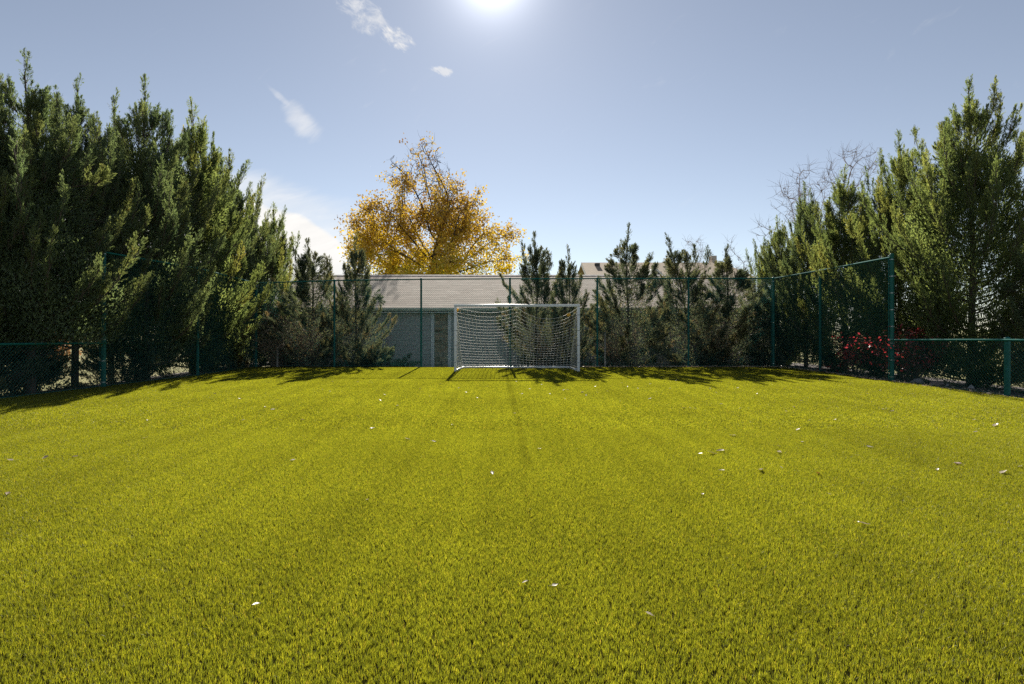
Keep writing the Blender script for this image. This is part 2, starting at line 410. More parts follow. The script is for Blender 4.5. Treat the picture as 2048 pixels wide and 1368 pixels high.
def fence(name, label, spans, posts, low=False):
    """spans: (A, B, zt0, zt1); posts: (P, height, radius, n_bands, dirs)"""
    root = empty(name, (0, 0, 0), 0, label, 'fence')
    Vs, Fs, off = [], [], 0
    rail = MB()
    for (A, B, z0, z1) in spans:
        V, q = chain_mesh(A, B, .03, .03, z0 - .01, z1 - .01)
        Vs.append(V); Fs.append(q + off); off += len(V)
        rail.tube(Vector(A) + Vector((0, 0, z0)), Vector(B) + Vector((0, 0, z1)), .022, n=10)
        rail.ball(Vector(B) + Vector((0, 0, z1)), .022); rail.ball(Vector(A) + Vector((0, 0, z0)), .022)
    link('chain_link_mesh', np_mesh('chain_link_mesh', np.concatenate(Vs), np.concatenate(Fs)), M['wire'], root)
    rail.build('top_rail', M['rail'], root, True)
    wb = MB()
    for (A, B, z0, z1) in spans:
        wb.tube(Vector(A) + Vector((0, 0, .045)), Vector(B) + Vector((0, 0, .045)), .004, n=5)
    wb.build('tension_wire', M['wire'], root)
    for (P, h, r, nb, off_) in posts:
        P = Vector(P) + Vector(off_)
        b = MB(); b.tube(P - Vector((0, 0, .3)), P + Vector((0, 0, h)), r, n=16)
        b.ball(P + Vector((0, 0, h)), r * 1.08, (1, 1, .55), 14)
        po = b.build('post', M['post'], root, True)
        for k in range(nb):
            z = .12 + (h - .25) * k / max(1, nb - 1)
            tb_ = MB(); tb_.tube(P + Vector((0, 0, z - .012)), P + Vector((0, 0, z + .012)), r + .005, n=16)
            s = Vector((CAMZ * 0, 0, 0))
            tb_.box((P.x - .012, P.y - r - .03, z - .012), (P.x + .012, P.y - r + .002, z + .012))
            tb_.build('tension_band', M['galv'], po, True)
        if nb:      # slim bar the bands clamp the mesh to
            tb_ = MB(); tb_.tube(P + Vector((-r - .03, 0, .05)), P + Vector((-r - .03, 0, h - .1)), .009, n=6); tb_.build('tension_bar', M['wire'], po)
    return root
bx = [CB_L] + [Vector(((px - CX) / F * 19.9, 19.9, 0)) for px in (668, 842, 1020, 1195, 1378)] + [CB_R]
bz = [2.87, 2.955, 3.0, 3.015, 3.02, 3.025, 3.025]
fence('back_fence', 'tall green chain-link fence behind the goal across the far end', [(bx[i], bx[i + 1], bz[i], bz[i + 1]) for i in range(6)],
      [(bx[i], bz[i] + .03, .045 if i in (0, 6) else .034, 3 if i in (0, 6) else 0, (0, .045, 0)) for i in range(7)])
fence('left_tall_fence', 'tall green chain-link fence along the left under the dark junipers', [(L0, L1, 3.0, 2.97), (L1, CB_L, 2.97, 2.87)],
      [(L0, 3.1, .05, 7, (-.05, 0, 0)), (L1, 3.0, .038, 0, (-.04, 0, 0))])
fence('right_tall_fence', 'tall green chain-link fence on the right, slanting rail meets thick end post', [(CB_R, R1, 3.025, 3.08), (R1, R0, 3.08, 3.07)],
      [(R1, 3.1, .038, 0, (.04, 0, 0)), (R0, 3.15, .05, 8, (.05, 0, 0))])
fence('left_low_fence', 'waist-high green chain-link fence at left edge, under overhanging juniper', [(LXX, LX, 1.05, 1.03), (LX, L0, 1.03, .99)],
      [(LXX, 1.1, .038, 0, (-.04, 0, 0)), (LX, 1.08, .038, 0, (-.04, 0, 0))])
fence('right_low_fence', 'waist-high green chain-link fence at right edge in front of rocks', [(R0, RX, 1.03, 1.09), (RX, RXX, 1.09, 1.10)],
      [(RX, 1.12, .05, 0, (.05, 0, 0)), (RXX, 1.13, .05, 0, (.05, 0, 0))])

# ------------------------------------------------------------------ goal
GX0, GX1, GY, GYB, GH = -1.268, 2.536, 17.62, 19.15, 2.05
goal = empty('soccer_goal', ((GX0 + GX1) / 2, GY, 0), 0, 'white framed soccer goal with sagging white net in front of back fence', 'goal')
ox, oy = goal.location.x, goal.location.y
def gv(x, y, z): return (x - ox, y - oy, z)
w = .078
for x0 in (GX0, GX1 - w):
    p_ = MB().box(gv(x0, GY, 0.0), gv(x0 + w, GY + w, GH - w - .002), .008).build('post', M['white'], goal, True)
    for z in (.28, .80, 1.25, 1.72):
        MB().box(gv(x0 - .003, GY - .003, z), gv(x0 + w + .003, GY + w + .003, z + .016)).build('net_strap', M['strap'], p_)
cb_ = MB().box(gv(GX0, GY, GH - w), gv(GX1, GY + w, GH), .008).build('crossbar', M['white'], goal, True)
mk = MB(); xx = (1021 - CX) / F * GY
for k, wd in enumerate((.018, .012, .02, .01, .02, .014)):
    mk.box(gv(xx, GY - .002, GH - .052), gv(xx + wd, GY + .0005, GH - .030)); xx += wd + .007
mk.build('marking', M['ink'], cb_)
RX0, RX1 = (925 - CX) / F * GYB, (1141 - CX) / F * GYB
MB().box(gv(RX0, GYB, 0.005), gv(RX1, GYB + .07, .075), .008).build('ground_bar', M['white'], goal, True)
for xa, xb in ((GX0 + w / 2, RX0 + .035), (GX1 - w / 2, RX1 - .035)):
    a, b = Vector(gv(xa, GY + w, .04)), Vector(gv(xb, GYB + .03, .04))
    d = b - a; Mx = Matrix.Translation(a) @ Matrix.Rotation(math.atan2(d.y, d.x), 4, 'Z')
    MB().box((0, -.03, -.034), (d.length, .03, .034), .006, Mx).build('side_bar', M['white'], goal, True)

def tube_path(paths, r, n=4):
    """paths: list of (k,3) arrays -> tube mesh arrays"""
    Vs, Fs, off = [], [], 0
    for P in paths:
        P = np.asarray(P, float); k = len(P)
        T = unit(np.gradient(P, axis=0)); ref = np.tile(np.array([.31, .2, .93]), (k, 1))
        e1 = unit(np.cross(T, ref)); e2 = np.cross(T, e1)
        ang = np.arange(n) * math.tau / n
        V = P[:, None, :] + r * (np.cos(ang)[None, :, None] * e1[:, None, :] + np.sin(ang)[None, :, None] * e2[:, None, :])
        Vs.append(V.reshape(-1, 3))
        i, j = np.meshgrid(np.arange(k - 1), np.arange(n), indexing='ij'); i, j = i.ravel(), j.ravel(); j2 = (j + 1) % n
        Fs.append(np.stack([i * n + j, i * n + j2, (i + 1) * n + j2, (i + 1) * n + j], 1) + off); off += k * n
    return np.concatenate(Vs), np.concatenate(Fs)
NU, NV = 32, 19
def back_net(u, v):
    """u across, v from crossbar (0) to ground bar (1)"""
    x = (GX0 + .06) * (1 - v) + RX0 * v; x1 = (GX1 - .06) * (1 - v) + RX1 * v
    X = x + (x1 - x) * u
    h = .505
    if u < h: q = u / h; sag = .135 * 4 * q * (1 - q) * (1 + .35 * q)
    else: q = (u - h) / (1 - h); sag = .345 * (4 * q * (1 - q)) ** .9
    s = sag * (1 - .80 * v ** 1.3)
    vv = v ** .90
    ztop = GH - w + .01 - .03
    Z = ztop * (1 - vv) + .05 * vv - s * (1 - v * .6)
    Y = GY + .05 + (GYB - GY) * (vv ** .75) + .14 * math.sin(math.pi * v) * (.5 + sag * 2.2)
    X += .03 * math.sin(v * 9 + u * 4) * v * (1 - v) * 2
    return (X - ox, Y - oy, max(Z, .03))
def side_net(x_top, x_bot, a, v):
    """a: 0 at the post, 1 at the slanting back edge"""
    u = 0 if x_top < 0 else 1
    bx_, by_, bz_ = back_net(u, v)
    X0 = (GX0 + w * .7 if u == 0 else GX1 - w * .7) - ox
    z0 = (GH - w) * (1 - v) + .06 * v
    q = a
    X = X0 * (1 - q) + bx_ * q + (.05 if u == 0 else -.05) * math.sin(math.pi * q) * math.sin(math.pi * v)
    return (X, (w * .6) * (1 - q) + by_ * q, z0 * (1 - q) + bz_ * q - .10 * math.sin(math.pi * q) * (1 - v) * (.3 + v))
paths = []
us = np.linspace(0, 1, NU + 1); fine = np.linspace(0, 1, 49)
for u in us: paths.append([back_net(u, v) for v in np.linspace(0, 1, 25)])
for j in range(NV + 1): paths.append([back_net(u, j / NV) for u in np.linspace(0, 1, 65)])
for top in (-1, 1):
    for a in np.linspace(0, 1, 9)[1:-1]: paths.append([side_net(top, 0, a, v) for v in np.linspace(0.02, 1, 20)])
    for j in range(1, NV + 1): paths.append([side_net(top, 0, a, j / NV) for a in np.linspace(0, 1, 12)])
rr = random.Random(5)
# slack net gathered on the ground bar
for k in range(26):
    u0 = rr.random() * .92; P = []
    for s in np.linspace(0, 1, 9):
        x, y_, z = back_net(min(1, u0 + s * .07), 1.0)
        P.append((x, y_ - .05 - .05 * rr.random(), .03 + .05 * rr.random()))
    paths.append(P)
V, q = tube_path(paths, .0050, 4)
link('net', np_mesh('net', V, q, smooth=True), M['net'], goal)
for (u, v, sgn) in ((0.006, .012, 1), (.925, 0.0, 1)):
    c = Vector(back_net(u, v)) + Vector((.0, -.02, -.03))
    tg = MB(); tg.box((-.05, -.004, -.045), (.05, .004, .045), .003, Matrix.Translation(c) @ Matrix.Rotation(R(-22 if u > .5 else 8), 4, 'Y'))
    tg.build('net_tag', M['yellow'], goal)

# ------------------------------------------------------------------ pool house
BY, BYB = 24.2, 32.6
BXL, BXR = -9.13, 11.06
EZ, RZ, RY = 2.246, 3.92, 28.4
house = empty('pool_house', ((BXL + BXR) / 2, BY, -.36), 0, 'grey single-storey building with shingled roof behind the back fence', 'building')
hx, hy, hz = house.location
def hv(p): return (p[0] - hx, p[1] - hy, p[2] - hz)
def lap_wall(x0, x1, y, zb, zt, step=.2):
    b = MB(); z = zb
    while z < zt - .01:
        z1 = min(z + step, zt)
        b.poly([hv((x0, y - .022, z)), hv((x1, y - .022, z)), hv((x1, y - .004, z1)), hv((x0, y - .004, z1))])
        b.poly([hv((x0, y - .004, z)), hv((x1, y - .004, z)), hv((x1, y - .022, z)), hv((x0, y - .022, z))])
        z = z1
    return b
wl = lap_wall(BXL, BXR, BY, -.36, EZ)
bmesh.ops.create_cube(wl.bm, size=1.0, matrix=Matrix.Translation(hv(((BXL + BXR) / 2, (BY + BYB) / 2, (EZ - .36) / 2))) @ Matrix.Diagonal((BXR - BXL, BYB - BY, EZ + .36, 1)))
for X in (BXL + .001, BXR - .001):
    wl.poly([hv((X, BY, EZ)), hv((X, BYB, EZ)), hv((X, RY, RZ - .12))])
wl.build('wall', M['siding'], house)
def uv_sheet(name, corners, mat, parent, uvs, thick=.05):
    me = bpy.data.meshes.new(name); bm = bmesh.new(); ul = bm.loops.layers.uv.new('UVMap')
    vs = [bm.verts.new(hv(c)) for c in corners]; f = bm.faces.new(vs)
    for lp, q in zip(f.loops, uvs): lp[ul].uv = q
    nv = [bm.verts.new(Vector(hv(c)) - Vector((0, 0, thick))) for c in corners]
    g = bm.faces.new(list(reversed(nv)))
    for i in range(len(vs)):
        k = (i + 1) % len(vs); s = bm.faces.new([vs[k], vs[i], nv[i], nv[k]])
    bm.normal_update(); bm.to_mesh(me); bm.free()
    return link(name, me, mat, parent)
OH = .35
sl = math.hypot(RY - BY + OH, RZ - EZ); rise = (RZ - EZ) / (RY - BY)
ze = EZ - rise * OH + .06
wd = BXR - BXL + .5
roof = uv_sheet('roof', [(BXL - .25, BY - OH, ze), (BXR + .25, BY - OH, ze), (BXR + .25, RY, RZ), (BXL - .25, RY, RZ)], M['shingle'], house,
                [(0, 0), (wd, 0), (wd, sl), (0, sl)])
uv_sheet('roof', [(BXR + .25, BYB + OH, ze), (BXL - .25, BYB + OH, ze), (BXL - .25, RY + .002, RZ), (BXR + .25, RY + .002, RZ)], M['shingle'], house,
         [(0, 0), (wd, 0), (wd, sl), (0, sl)])
cap = MB(); x = BXL - .25
while x < BXR + .2:
    for s in (-1, 1):
        cap.poly([hv((x, RY, RZ + .028)), hv((x + .3, RY, RZ + .022)), hv((x + .3, RY + s * .16, RZ + .022 - .16 * rise)), hv((x, RY + s * .16, RZ + .028 - .16 * rise))])
    x += .28
cap.build('ridge_cap', M['rock'], house)
gt = MB(); prof = [(-.002, .0), (-.002, -.12), (-.07, -.12), (-.125, -.05), (-.13, .0), (-.118, .0), (-.112, -.045), (-.065, -.105), (-.015, -.105)]
P0 = [hv((BXL - .25, BY - OH + p_[0], ze - .01 + p_[1])) for p_ in prof]; P1 = [hv((BXR + .25, BY - OH + p_[0], ze - .01 + p_[1])) for p_ in prof]
for i in range(len(prof)):
    k = (i + 1) % len(prof); gt.poly([P0[i], P1[i], P1[k], P0[k]])
gt.build('gutter', M['gutter'], house)
MB().box(hv((BXL - .25, BY - OH + .002, ze - .20)), hv((BXR + .25, BY - .03, ze - .165)), 0).build('soffit', M['trim'], house)
for px0, px1 in ((862, 869), (896, 903)):
    MB().box(hv(((px0 - CX) / F * BY, BY - .075, -.36)), hv(((px1 - CX) / F * BY, BY - .02, ze - .205)), .004).build('trim_board', M['trim'], house)
MB().box(hv((BXR - .14, BY - .06, -.36)), hv((BXR + .02, BY - .018, ze - .205)), .004).build('trim_board', M['trim'], house)
# ledge-stone panel between the two trim boards
sx0, sx1 = (869.3 - CX) / F * BY, (895.7 - CX) / F * BY
rr = random.Random(9); sb = MB(); z = -.36; tints = []
while z < ze - .22:
    hgt = min(rr.choice((.10, .13, .17, .2)), ze - .21 - z); x = sx0
    while x < sx1 - .01:
        wdt = min(rr.uniform(.18, .42), sx1 - x)
        if sx1 - x - wdt < .08: wdt = sx1 - x
        d_ = rr.uniform(.035, .085); n0 = len(sb.bm.faces)
        sb.box(hv((x + .004, BY - d_, z + .004)), hv((x + wdt - .004, BY - .01, z + hgt - .004)), .010)
        tints += [rr.random()] * (len(sb.bm.faces) - n0); x += wdt
    z += hgt
st = sb.build('stone_panel', M['stone'], house)
at_ = st.data.attributes.new('tint', 'FLOAT', 'FACE'); at_.data.foreach_set('value', np.array(tints, dtype=np.float32))

# far house with tan roof
fh = empty('far_house', (11.5, 46, -.36), 0, 'distant house with plain tan roof rising above the shingled building', 'house')
hx, hy, hz = fh.location
FXL, FXR = (1180 - CX) / F * 46, (1462 - CX) / F * 48
z_e, z_r = at(1180, 556, 44).z, at(1180, 525, 48).z
fw = MB(); fw.box(hv((FXL, 44.4, -.36)), hv((FXR, 51.5, z_e))); fw.build('wall', M['stucco'], fh)
x_r0, x_r1 = (1163 - CX) / F * 48, (1445 - CX) / F * 48
ws = x_r1 - x_r0
tr_ = uv_sheet('roof', [(FXL - .5, 44, z_e), (FXR + .4, 44, z_e), (x_r1, 48, z_r), (x_r0, 48, z_r)], M['tanroof'], fh, [(0, 0), (ws, 0), (ws, 5.2), (0, 5.2)])
uv_sheet('roof', [(FXR + .4, 52, z_e), (FXL - .5, 52, z_e), (x_r0, 48.01, z_r), (x_r1, 48.01, z_r)], M['tanroof'], fh, [(0, 0), (ws, 0), (ws, 5.2), (0, 5.2)])
c = at(1194, 531, 47.2); vt = MB(); vt.box(hv((c.x - .2, 46.95, c.z - .16)), hv((c.x + .2, 47.25, c.z + .18)), .02)
vt.build('roof_vent', M['ink'], tr_)
# small white gable standing on the front slope
g0, g1 = at(1300, 553, 43.6), at(1330, 553, 43.6); gm = at(1312, 535, 43.6)
dg = MB()
dg.poly([hv((g0.x, 43.7, g0.z - .6)), hv((g1.x, 43.7, g0.z - .6)), hv((g1.x, 43.7, g0.z)), hv((gm.x, 43.7, gm.z)), hv((g0.x, 43.7, g0.z))])
dg.build('gable', M['siding'], fh)
for a, b in ((g0, gm), (gm, g1)):
    u0, u1 = Vector(hv((a.x, 43.55, a.z))), Vector(hv((b.x, 43.55, b.z)))
    dg = MB(); dg.poly([u0, u1, u1 + Vector((0, 3.6, 0.05)), u0 + Vector((0, 3.6, 0.05))]); dg.poly([u0, u1, u1 - Vector((0, 0, .18)), u0 - Vector((0, 0, .18))])
    dg.build('gable_roof', M['trim'], fh)
for px in (1305, 1318):
    c = at(px + 2, 549, 43.68); MB().box(hv((c.x - .12, 43.66, c.z - .22)), hv((c.x + .12, 43.72, c.z + .22))).build('window', M['glass'], fh)
a, b = at(1178, 556, 43.9), at(1157, 538, 43.9)
rk = MB(); rk.poly([hv((FXL - .52, 43.95, z_e - .25)), hv((FXL - .52, 43.95, z_e + .02)), hv((x_r0 - .03, 48, z_r + .02)), hv((x_r0 - .03, 48, z_r - .25))])
rk.build('rake_board', M['trim'], fh)
c0 = at(1421, 540, 48.5); c1 = at(1431, 512, 48.5)
MB().box(hv((c0.x, 48.2, c0.z - 1)), hv((c1.x, 48.9, c1.z)), .02).build('chimney', M['stucco'], fh)

# ------------------------------------------------------------------ junipers
def leaf_quads(P, D, Ln, Wd, r, tint, nrm=None):
    """diamond leaves: base P, direction D, length, width"""
    n = len(P); rnd = unit(r.randn(n, 3)) if nrm is None else nrm; side = unit(np.cross(D, rnd))
    Ln, Wd = Ln[:, None], Wd[:, None]
    V = np.stack([P, P + D * Ln * .45 + side * Wd * .5, P + D * Ln, P + D * Ln * .45 - side * Wd * .5], 1).reshape(-1, 3)
    q = np.arange(n)[:, None] * 4 + np.array([[0, 1, 2, 3]])
    return V, q, tint
def branch_tubes(segs, n=5):
    """segs: (p0, p1, r0, r1) arrays"""
    p0, p1 = np.array([s[0] for s in segs]), np.array([s[1] for s in segs])
    r0, r1 = np.array([s[2] for s in segs]), np.array([s[3] for s in segs])
    T = unit(p1 - p0); ref = np.where(np.abs(T[:, 2:3]) > .9, np.array([[1., 0, 0]]), np.array([[0, 0, 1.]]))
    e1 = unit(np.cross(T, ref)); e2 = np.cross(T, e1)
    ang = np.arange(n) * math.tau / n
    o = np.cos(ang)[None, :, None] * e1[:, None, :] + np.sin(ang)[None, :, None] * e2[:, None, :]
    V = np.concatenate([p0[:, None, :] + o * r0[:, None, None], p1[:, None, :] + o * r1[:, None, None]], 1).reshape(-1, 3)
    b = np.arange(len(segs))[:, None] * 2 * n
    q = np.concatenate([b + np.array([[j, (j + 1) % n, n + (j + 1) % n, n + j]]) for j in range(n)])
    return V, q
def juniper(seed, H, Rm, limbs=54, plumes=17, twigs=13, leaves=15, h0=.012, prof=(.22, .75), pl=(.24, .50), pr=.115, up=.55, leaders=7, leaf=.040, core=42000, core_from=.06,
            lean=(0, 0), inner=.24, brown=0.0, leafw=.26, droop=0.0, tops=None, scat=.26, lead_from=.5, risek=1.0):
    r = np.random.RandomState(seed)
    segs = []
    def trunk_pt(s, k=0):
        return np.array([lean[0] * s + .10 * math.sin(2.1 * s * 3 + seed) * s, lean[1] * s + .08 * math.cos(1.7 * s * 3 + seed) * s, s * H])
    K = 14
    rb = .02 + .011 * H
    for k in range(K): segs.append((trunk_pt(k / K * .97), trunk_pt((k + 1) / K * .97), rb * (1 - k / K * .9), rb * (1 - (k + 1) / K * .9)))
    P0, D0, L0_, T0, O0 = [], [], [], [], []
    def env(s):
        a = min(1, (s + .06) / prof[0]) ** .45
        b = max(0, (1 - s) / (1 - prof[0])) ** prof[1] if s > prof[0] else 1
        return Rm * a * b
    lump = r.rand(7) * math.tau
    curves = []
    for i in range(limbs):
        s = min(.9, h0 + (.92 - h0) * ((i + r.rand()) / limbs) ** 1.15); az = i * 2.39996 + r.randn() * .5
        o = np.array([math.cos(az), math.sin(az), 0]); b0 = trunk_pt(s * .93)
        lf = 1 + .20 * math.sin(az * 2 + lump[0] + s * 9) + .16 * math.sin(az * 3 + lump[1] - s * 14)
        e = env(s) * lf * r.uniform(.72, 1.12)
        lowk = min(1, .15 + s / .16)
        rise_ = e * (.6 + .7 * s) * r.uniform(.6, 1.3) * lowk * risek - droop * e
        p1 = b0 + o * e * .72 + np.array([0, 0, rise_ * .12]); p2 = b0 + o * e + np.array([0, 0, rise_])
        curves.append((b0, p1, p2, o, inner, e, 1.0, s))
    for i in range(leaders):
        az = i * 2.39996 + r.randn() * .6; o = np.array([math.cos(az), math.sin(az), 0])
        se = .95 - .42 * ((i + .5) / leaders) ** .8 * r.uniform(.75, 1.15); rad = min(Rm * .8, env(max(.3, se - .16)) * r.uniform(.55, 1.0))
        b0 = trunk_pt(lead_from + .2 * r.rand()); p2 = trunk_pt(se) + o * rad; p1 = b0 * .45 + p2 * .55 + o * rad * .45
        p1[2] = b0[2] + (p2[2] - b0[2]) * .35
        curves.append((b0, p1, p2, o, .42, Rm * .75, .8, se))
    b0, p2 = trunk_pt(.62), trunk_pt(.985); curves.append((b0, (b0 + p2) / 2, p2, np.array([1., 0, 0]), .2, Rm * .9, .9, .97))
    for (dx, dy, zz, ln) in (tops or []):
        b0 = trunk_pt(.45); p2 = np.array([dx, dy, zz + ln * .75]); p1 = np.array([dx * .9, dy, zz])
        curves.append((b0, p1, p2, unit(np.array([dx, dy, 0.01])), .35, Rm * .8, .9, .9))
    for (b0, p1, p2, o, inn, e, wf, s) in curves:
        tt = np.linspace(0, 1, 7)[:, None]
        C = (1 - tt) ** 2 * b0 + 2 * tt * (1 - tt) * p1 + tt ** 2 * p2
        rl = rb * .26 * (1 - s * .6)
        for k in range(6): segs.append((C[k], C[k + 1], rl * (1 - k / 7), rl * (1 - (k + 1) / 7)))
        npl = max(5, int(plumes * (.5 + .6 * e / Rm))); tone = r.rand() * .5
        for k in range(npl):
            tq = min(1, inn + (1 - inn) * ((k + r.rand()) / npl) ** .8)
            p = (1 - tq) ** 2 * b0 + 2 * tq * (1 - tq) * p1 + tq ** 2 * p2
            tan = unit(2 * (1 - tq) * (p1 - b0) + 2 * tq * (p2 - p1))
            d = unit(tan * .85 + np.array([0, 0, up]) + unit(r.randn(3)) * (.62 - .40 * tq))
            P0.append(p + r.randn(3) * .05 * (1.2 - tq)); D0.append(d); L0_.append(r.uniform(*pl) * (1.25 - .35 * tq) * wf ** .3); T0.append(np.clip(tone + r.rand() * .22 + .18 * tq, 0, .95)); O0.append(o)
    P0, D0, L0_, T0, O0 = map(np.array, (P0, D0, L0_, T0, O0))
    n = len(P0)
    if brown:
        low = (P0[:, 2] < H * .5) & (r.rand(n) < brown); T0 = np.where(low, .82 + .18 * r.rand(n), np.minimum(T0, .8))
    tw = np.repeat(np.arange(n), (twigs * np.clip(L0_ / np.mean(L0_), .6, 1.8)).astype(int))
    m_ = len(tw); tt = r.rand(m_) ** .9
    rad = unit(np.cross(D0[tw], unit(r.randn(m_, 3))))
    rr_ = pr * (1.02 - tt) ** .75 * (.35 + np.minimum(1, tt * 4) * .65)
    S = P0[tw] + D0[tw] * (L0_[tw] * tt)[:, None] + rad * (rr_ * .25 * r.rand(m_))[:, None]
    Dt = unit(D0[tw] * 1.0 + rad * (.80 * (1.05 - tt))[:, None] + r.randn(m_, 3) * .14 + np.array([0, 0, .15]))
    Lt = rr_ * 1.3 + .05
    ends = P0 + D0 * (L0_ * .8)[:, None]
    for k in range(n): segs.append((P0[k], ends[k], .007, .002))
    lf = np.repeat(np.arange(m_), leaves); q_ = len(lf); s = r.rand(q_)
    Pp = S[lf] + Dt[lf] * (Lt[lf] * s)[:, None] + r.randn(q_, 3) * .008
    Dl = unit(Dt[lf] + unit(r.randn(q_, 3)) * .30)
    tint = np.clip(T0[tw][lf] + (r.rand(m_)[lf] - .5) * .12 + (r.rand(q_) - .5) * .08, 0, 1)
    ll = leaf * (.65 + .7 * r.rand(q_))
    # flat sprays face outwards from their plume
    nrm = unit(rad[lf] * .8 + O0[tw][lf] * .55 + np.array([0, 0, .25]) + unit(r.randn(q_, 3)) * .55)
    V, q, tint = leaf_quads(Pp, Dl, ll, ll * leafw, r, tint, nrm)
    if core:        # old inner foliage close round the trunk
        sc_ = core_from + r.rand(core) ** 1.1 * (.76 - core_from); az = r.rand(core) * math.tau; ev = np.array([env(x) for x in sc_])
        lobe = 1 + .22 * np.sin(az * 2 + lump[0] + sc_ * 9) + .18 * np.sin(az * 5 + lump[2] + sc_ * 23)
        rd = ev * lobe * (.16 + .56 * np.sqrt(r.rand(core)))
        C0 = np.array([trunk_pt(x) for x in sc_]); P2 = C0 + np.stack([np.cos(az) * rd, np.sin(az) * rd, r.randn(core) * .1], 1)
        D2 = unit(np.stack([np.cos(az) * .5, np.sin(az) * .5, np.full(core, .8)], 1) + r.randn(core, 3) * .4)
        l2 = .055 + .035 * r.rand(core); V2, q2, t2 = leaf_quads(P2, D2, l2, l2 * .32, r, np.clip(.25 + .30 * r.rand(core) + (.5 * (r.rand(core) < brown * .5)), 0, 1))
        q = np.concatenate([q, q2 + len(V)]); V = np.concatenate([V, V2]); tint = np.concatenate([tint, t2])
    wV, wq = branch_tubes(segs)
    return np_mesh('crown', V, q, tint), np_mesh('trunk', wV, wq, smooth=True)

PROTO = {}
def proto(key, mat, **kw):
    cm, tm = juniper(**kw); cm.materials.append(M[mat]); tm.materials.append(M['bark']); PROTO[key] = (cm, tm, kw['H'])
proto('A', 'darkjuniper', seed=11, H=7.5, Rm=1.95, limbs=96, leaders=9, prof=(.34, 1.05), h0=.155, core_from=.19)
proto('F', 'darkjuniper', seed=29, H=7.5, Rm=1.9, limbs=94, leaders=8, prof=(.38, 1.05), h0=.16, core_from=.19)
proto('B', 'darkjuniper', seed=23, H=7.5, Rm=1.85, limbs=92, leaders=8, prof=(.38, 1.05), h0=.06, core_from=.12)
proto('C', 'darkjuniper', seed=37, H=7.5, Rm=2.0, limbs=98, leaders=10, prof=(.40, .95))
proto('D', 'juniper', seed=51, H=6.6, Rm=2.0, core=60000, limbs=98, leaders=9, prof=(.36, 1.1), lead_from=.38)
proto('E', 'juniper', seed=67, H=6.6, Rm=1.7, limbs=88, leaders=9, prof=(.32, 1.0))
bkw = dict(core=9000, limbs=58, plumes=13, twigs=14, leaves=13, pl=(.16, .34), pr=.11, up=.22, leaders=3, risek=.55, leaf=.042, inner=.36, h0=.04, brown=.2)
proto('P', 'bluejuniper', seed=71, H=4.4, Rm=1.35, prof=(.3, 1.0), **bkw)
proto('Q', 'bluejuniper', seed=83, H=4.4, Rm=1.3, prof=(.3, .95), lean=(-.25, 0), **bkw)
proto('S', 'bluejuniper', seed=97, H=4.4, Rm=1.5, prof=(.3, 1.1), **bkw)
proto('T', 'bluejuniper', seed=105, H=4.4, Rm=1.45, prof=(.3, 1.0), lean=(-.9, 0), tops=[(.35, 0, 3.3, .9), (-.1, 0, 3.4, .8)], **bkw)
proto('U', 'bluejuniper', seed=111, H=4.4, Rm=1.4, prof=(.3, 1.0), tops=[(-.5, 0, 3.2, 1.0), (.45, .1, 3.0, .95)], **bkw)
pk = dict(bkw); pk['brown'] = 0; pk['limbs'] = 34
proto('pale', 'palejuniper', seed=121, H=2.9, Rm=.75, prof=(.3, .8), **pk)
pk2 = dict(pk); pk2['h0'] = .03
proto('gold', 'goldjuniper', seed=133, H=2.2, Rm=.75, prof=(.35, .6), **pk2)
pk3 = dict(pk); pk3.update(core=4000, h0=.03, limbs=40, inner=.3, droop=.25, leaders=0)
proto('low', 'bluejuniper', seed=141, H=1.1, Rm=1.45, prof=(.2, .4), tops=[(.95, 0, .5, .75)], **pk3)
proto('pine', 'juniper', seed=151, H=5.0, Rm=1.3, prof=(.3, .9), **pk)

def place(key, name, X, Y, H, rz, label, cat='tree', group=None, wide=1.0, z=-.33):
    cm, tm, h = PROTO[key]; s = (H - z) / h
    root = empty(name, (X, Y, z), R(rz), label, cat, group)
    c = link('crown', cm, None, root); t_ = link('trunk', tm, None, root)
    for o in (c, t_): o.scale = (s * wide, s * wide, s)
    return root
def top(px, py, Y): p_ = at(px, py, Y); return p_.x, p_.z
GL, GR, GB = 'tall junipers along the left fence', 'tall junipers along the right fence', 'ragged junipers behind the back fence'
LEFT = [  # proto, peak px, py, Y, rot, width, label
 ('F', -62, 150, 11.3, 10, 1.0, 'dark juniper cut off by the left edge of the photo'),
 ('A', 62, 128, 12.15, 40, 1.13, 'tallest juniper on the left, its broken top nearest the upper left corner'),
 ('F', 150, 158, 14.1, 200, .9, 'juniper with several slim tops right of the tallest left one'),
 ('A', 222, 235, 16.8, 140, .8, 'lower juniper set back between two taller ones on the left'),
 ('B', 290, 160, 15.6, 250, .98, 'broad juniper with wide spread tops overhanging the tall left fence'),
 ('E', 385, 215, 18.0, 75, 1.0, 'narrow juniper with pointed top above second post of the left fence'),
 ('A', 432, 280, 20.0, 310, .85, 'juniper with slim top just right of the narrow pointed one on the left'),
 ('C', 480, 350, 21.5, 20, .85, 'juniper above the far left fence corner, second from the row end'),
 ('E', 545, 415, 23.4, 100, 1.0, 'last and lowest juniper of the left row, beside the white cloud'),
]
for k, px, py, Y, rz, wd_, lb in LEFT:
    X, z_ = top(px, py, Y); place(k, 'juniper_tree', X, Y, z_, rz, lb, group=GL, wide=wd_)
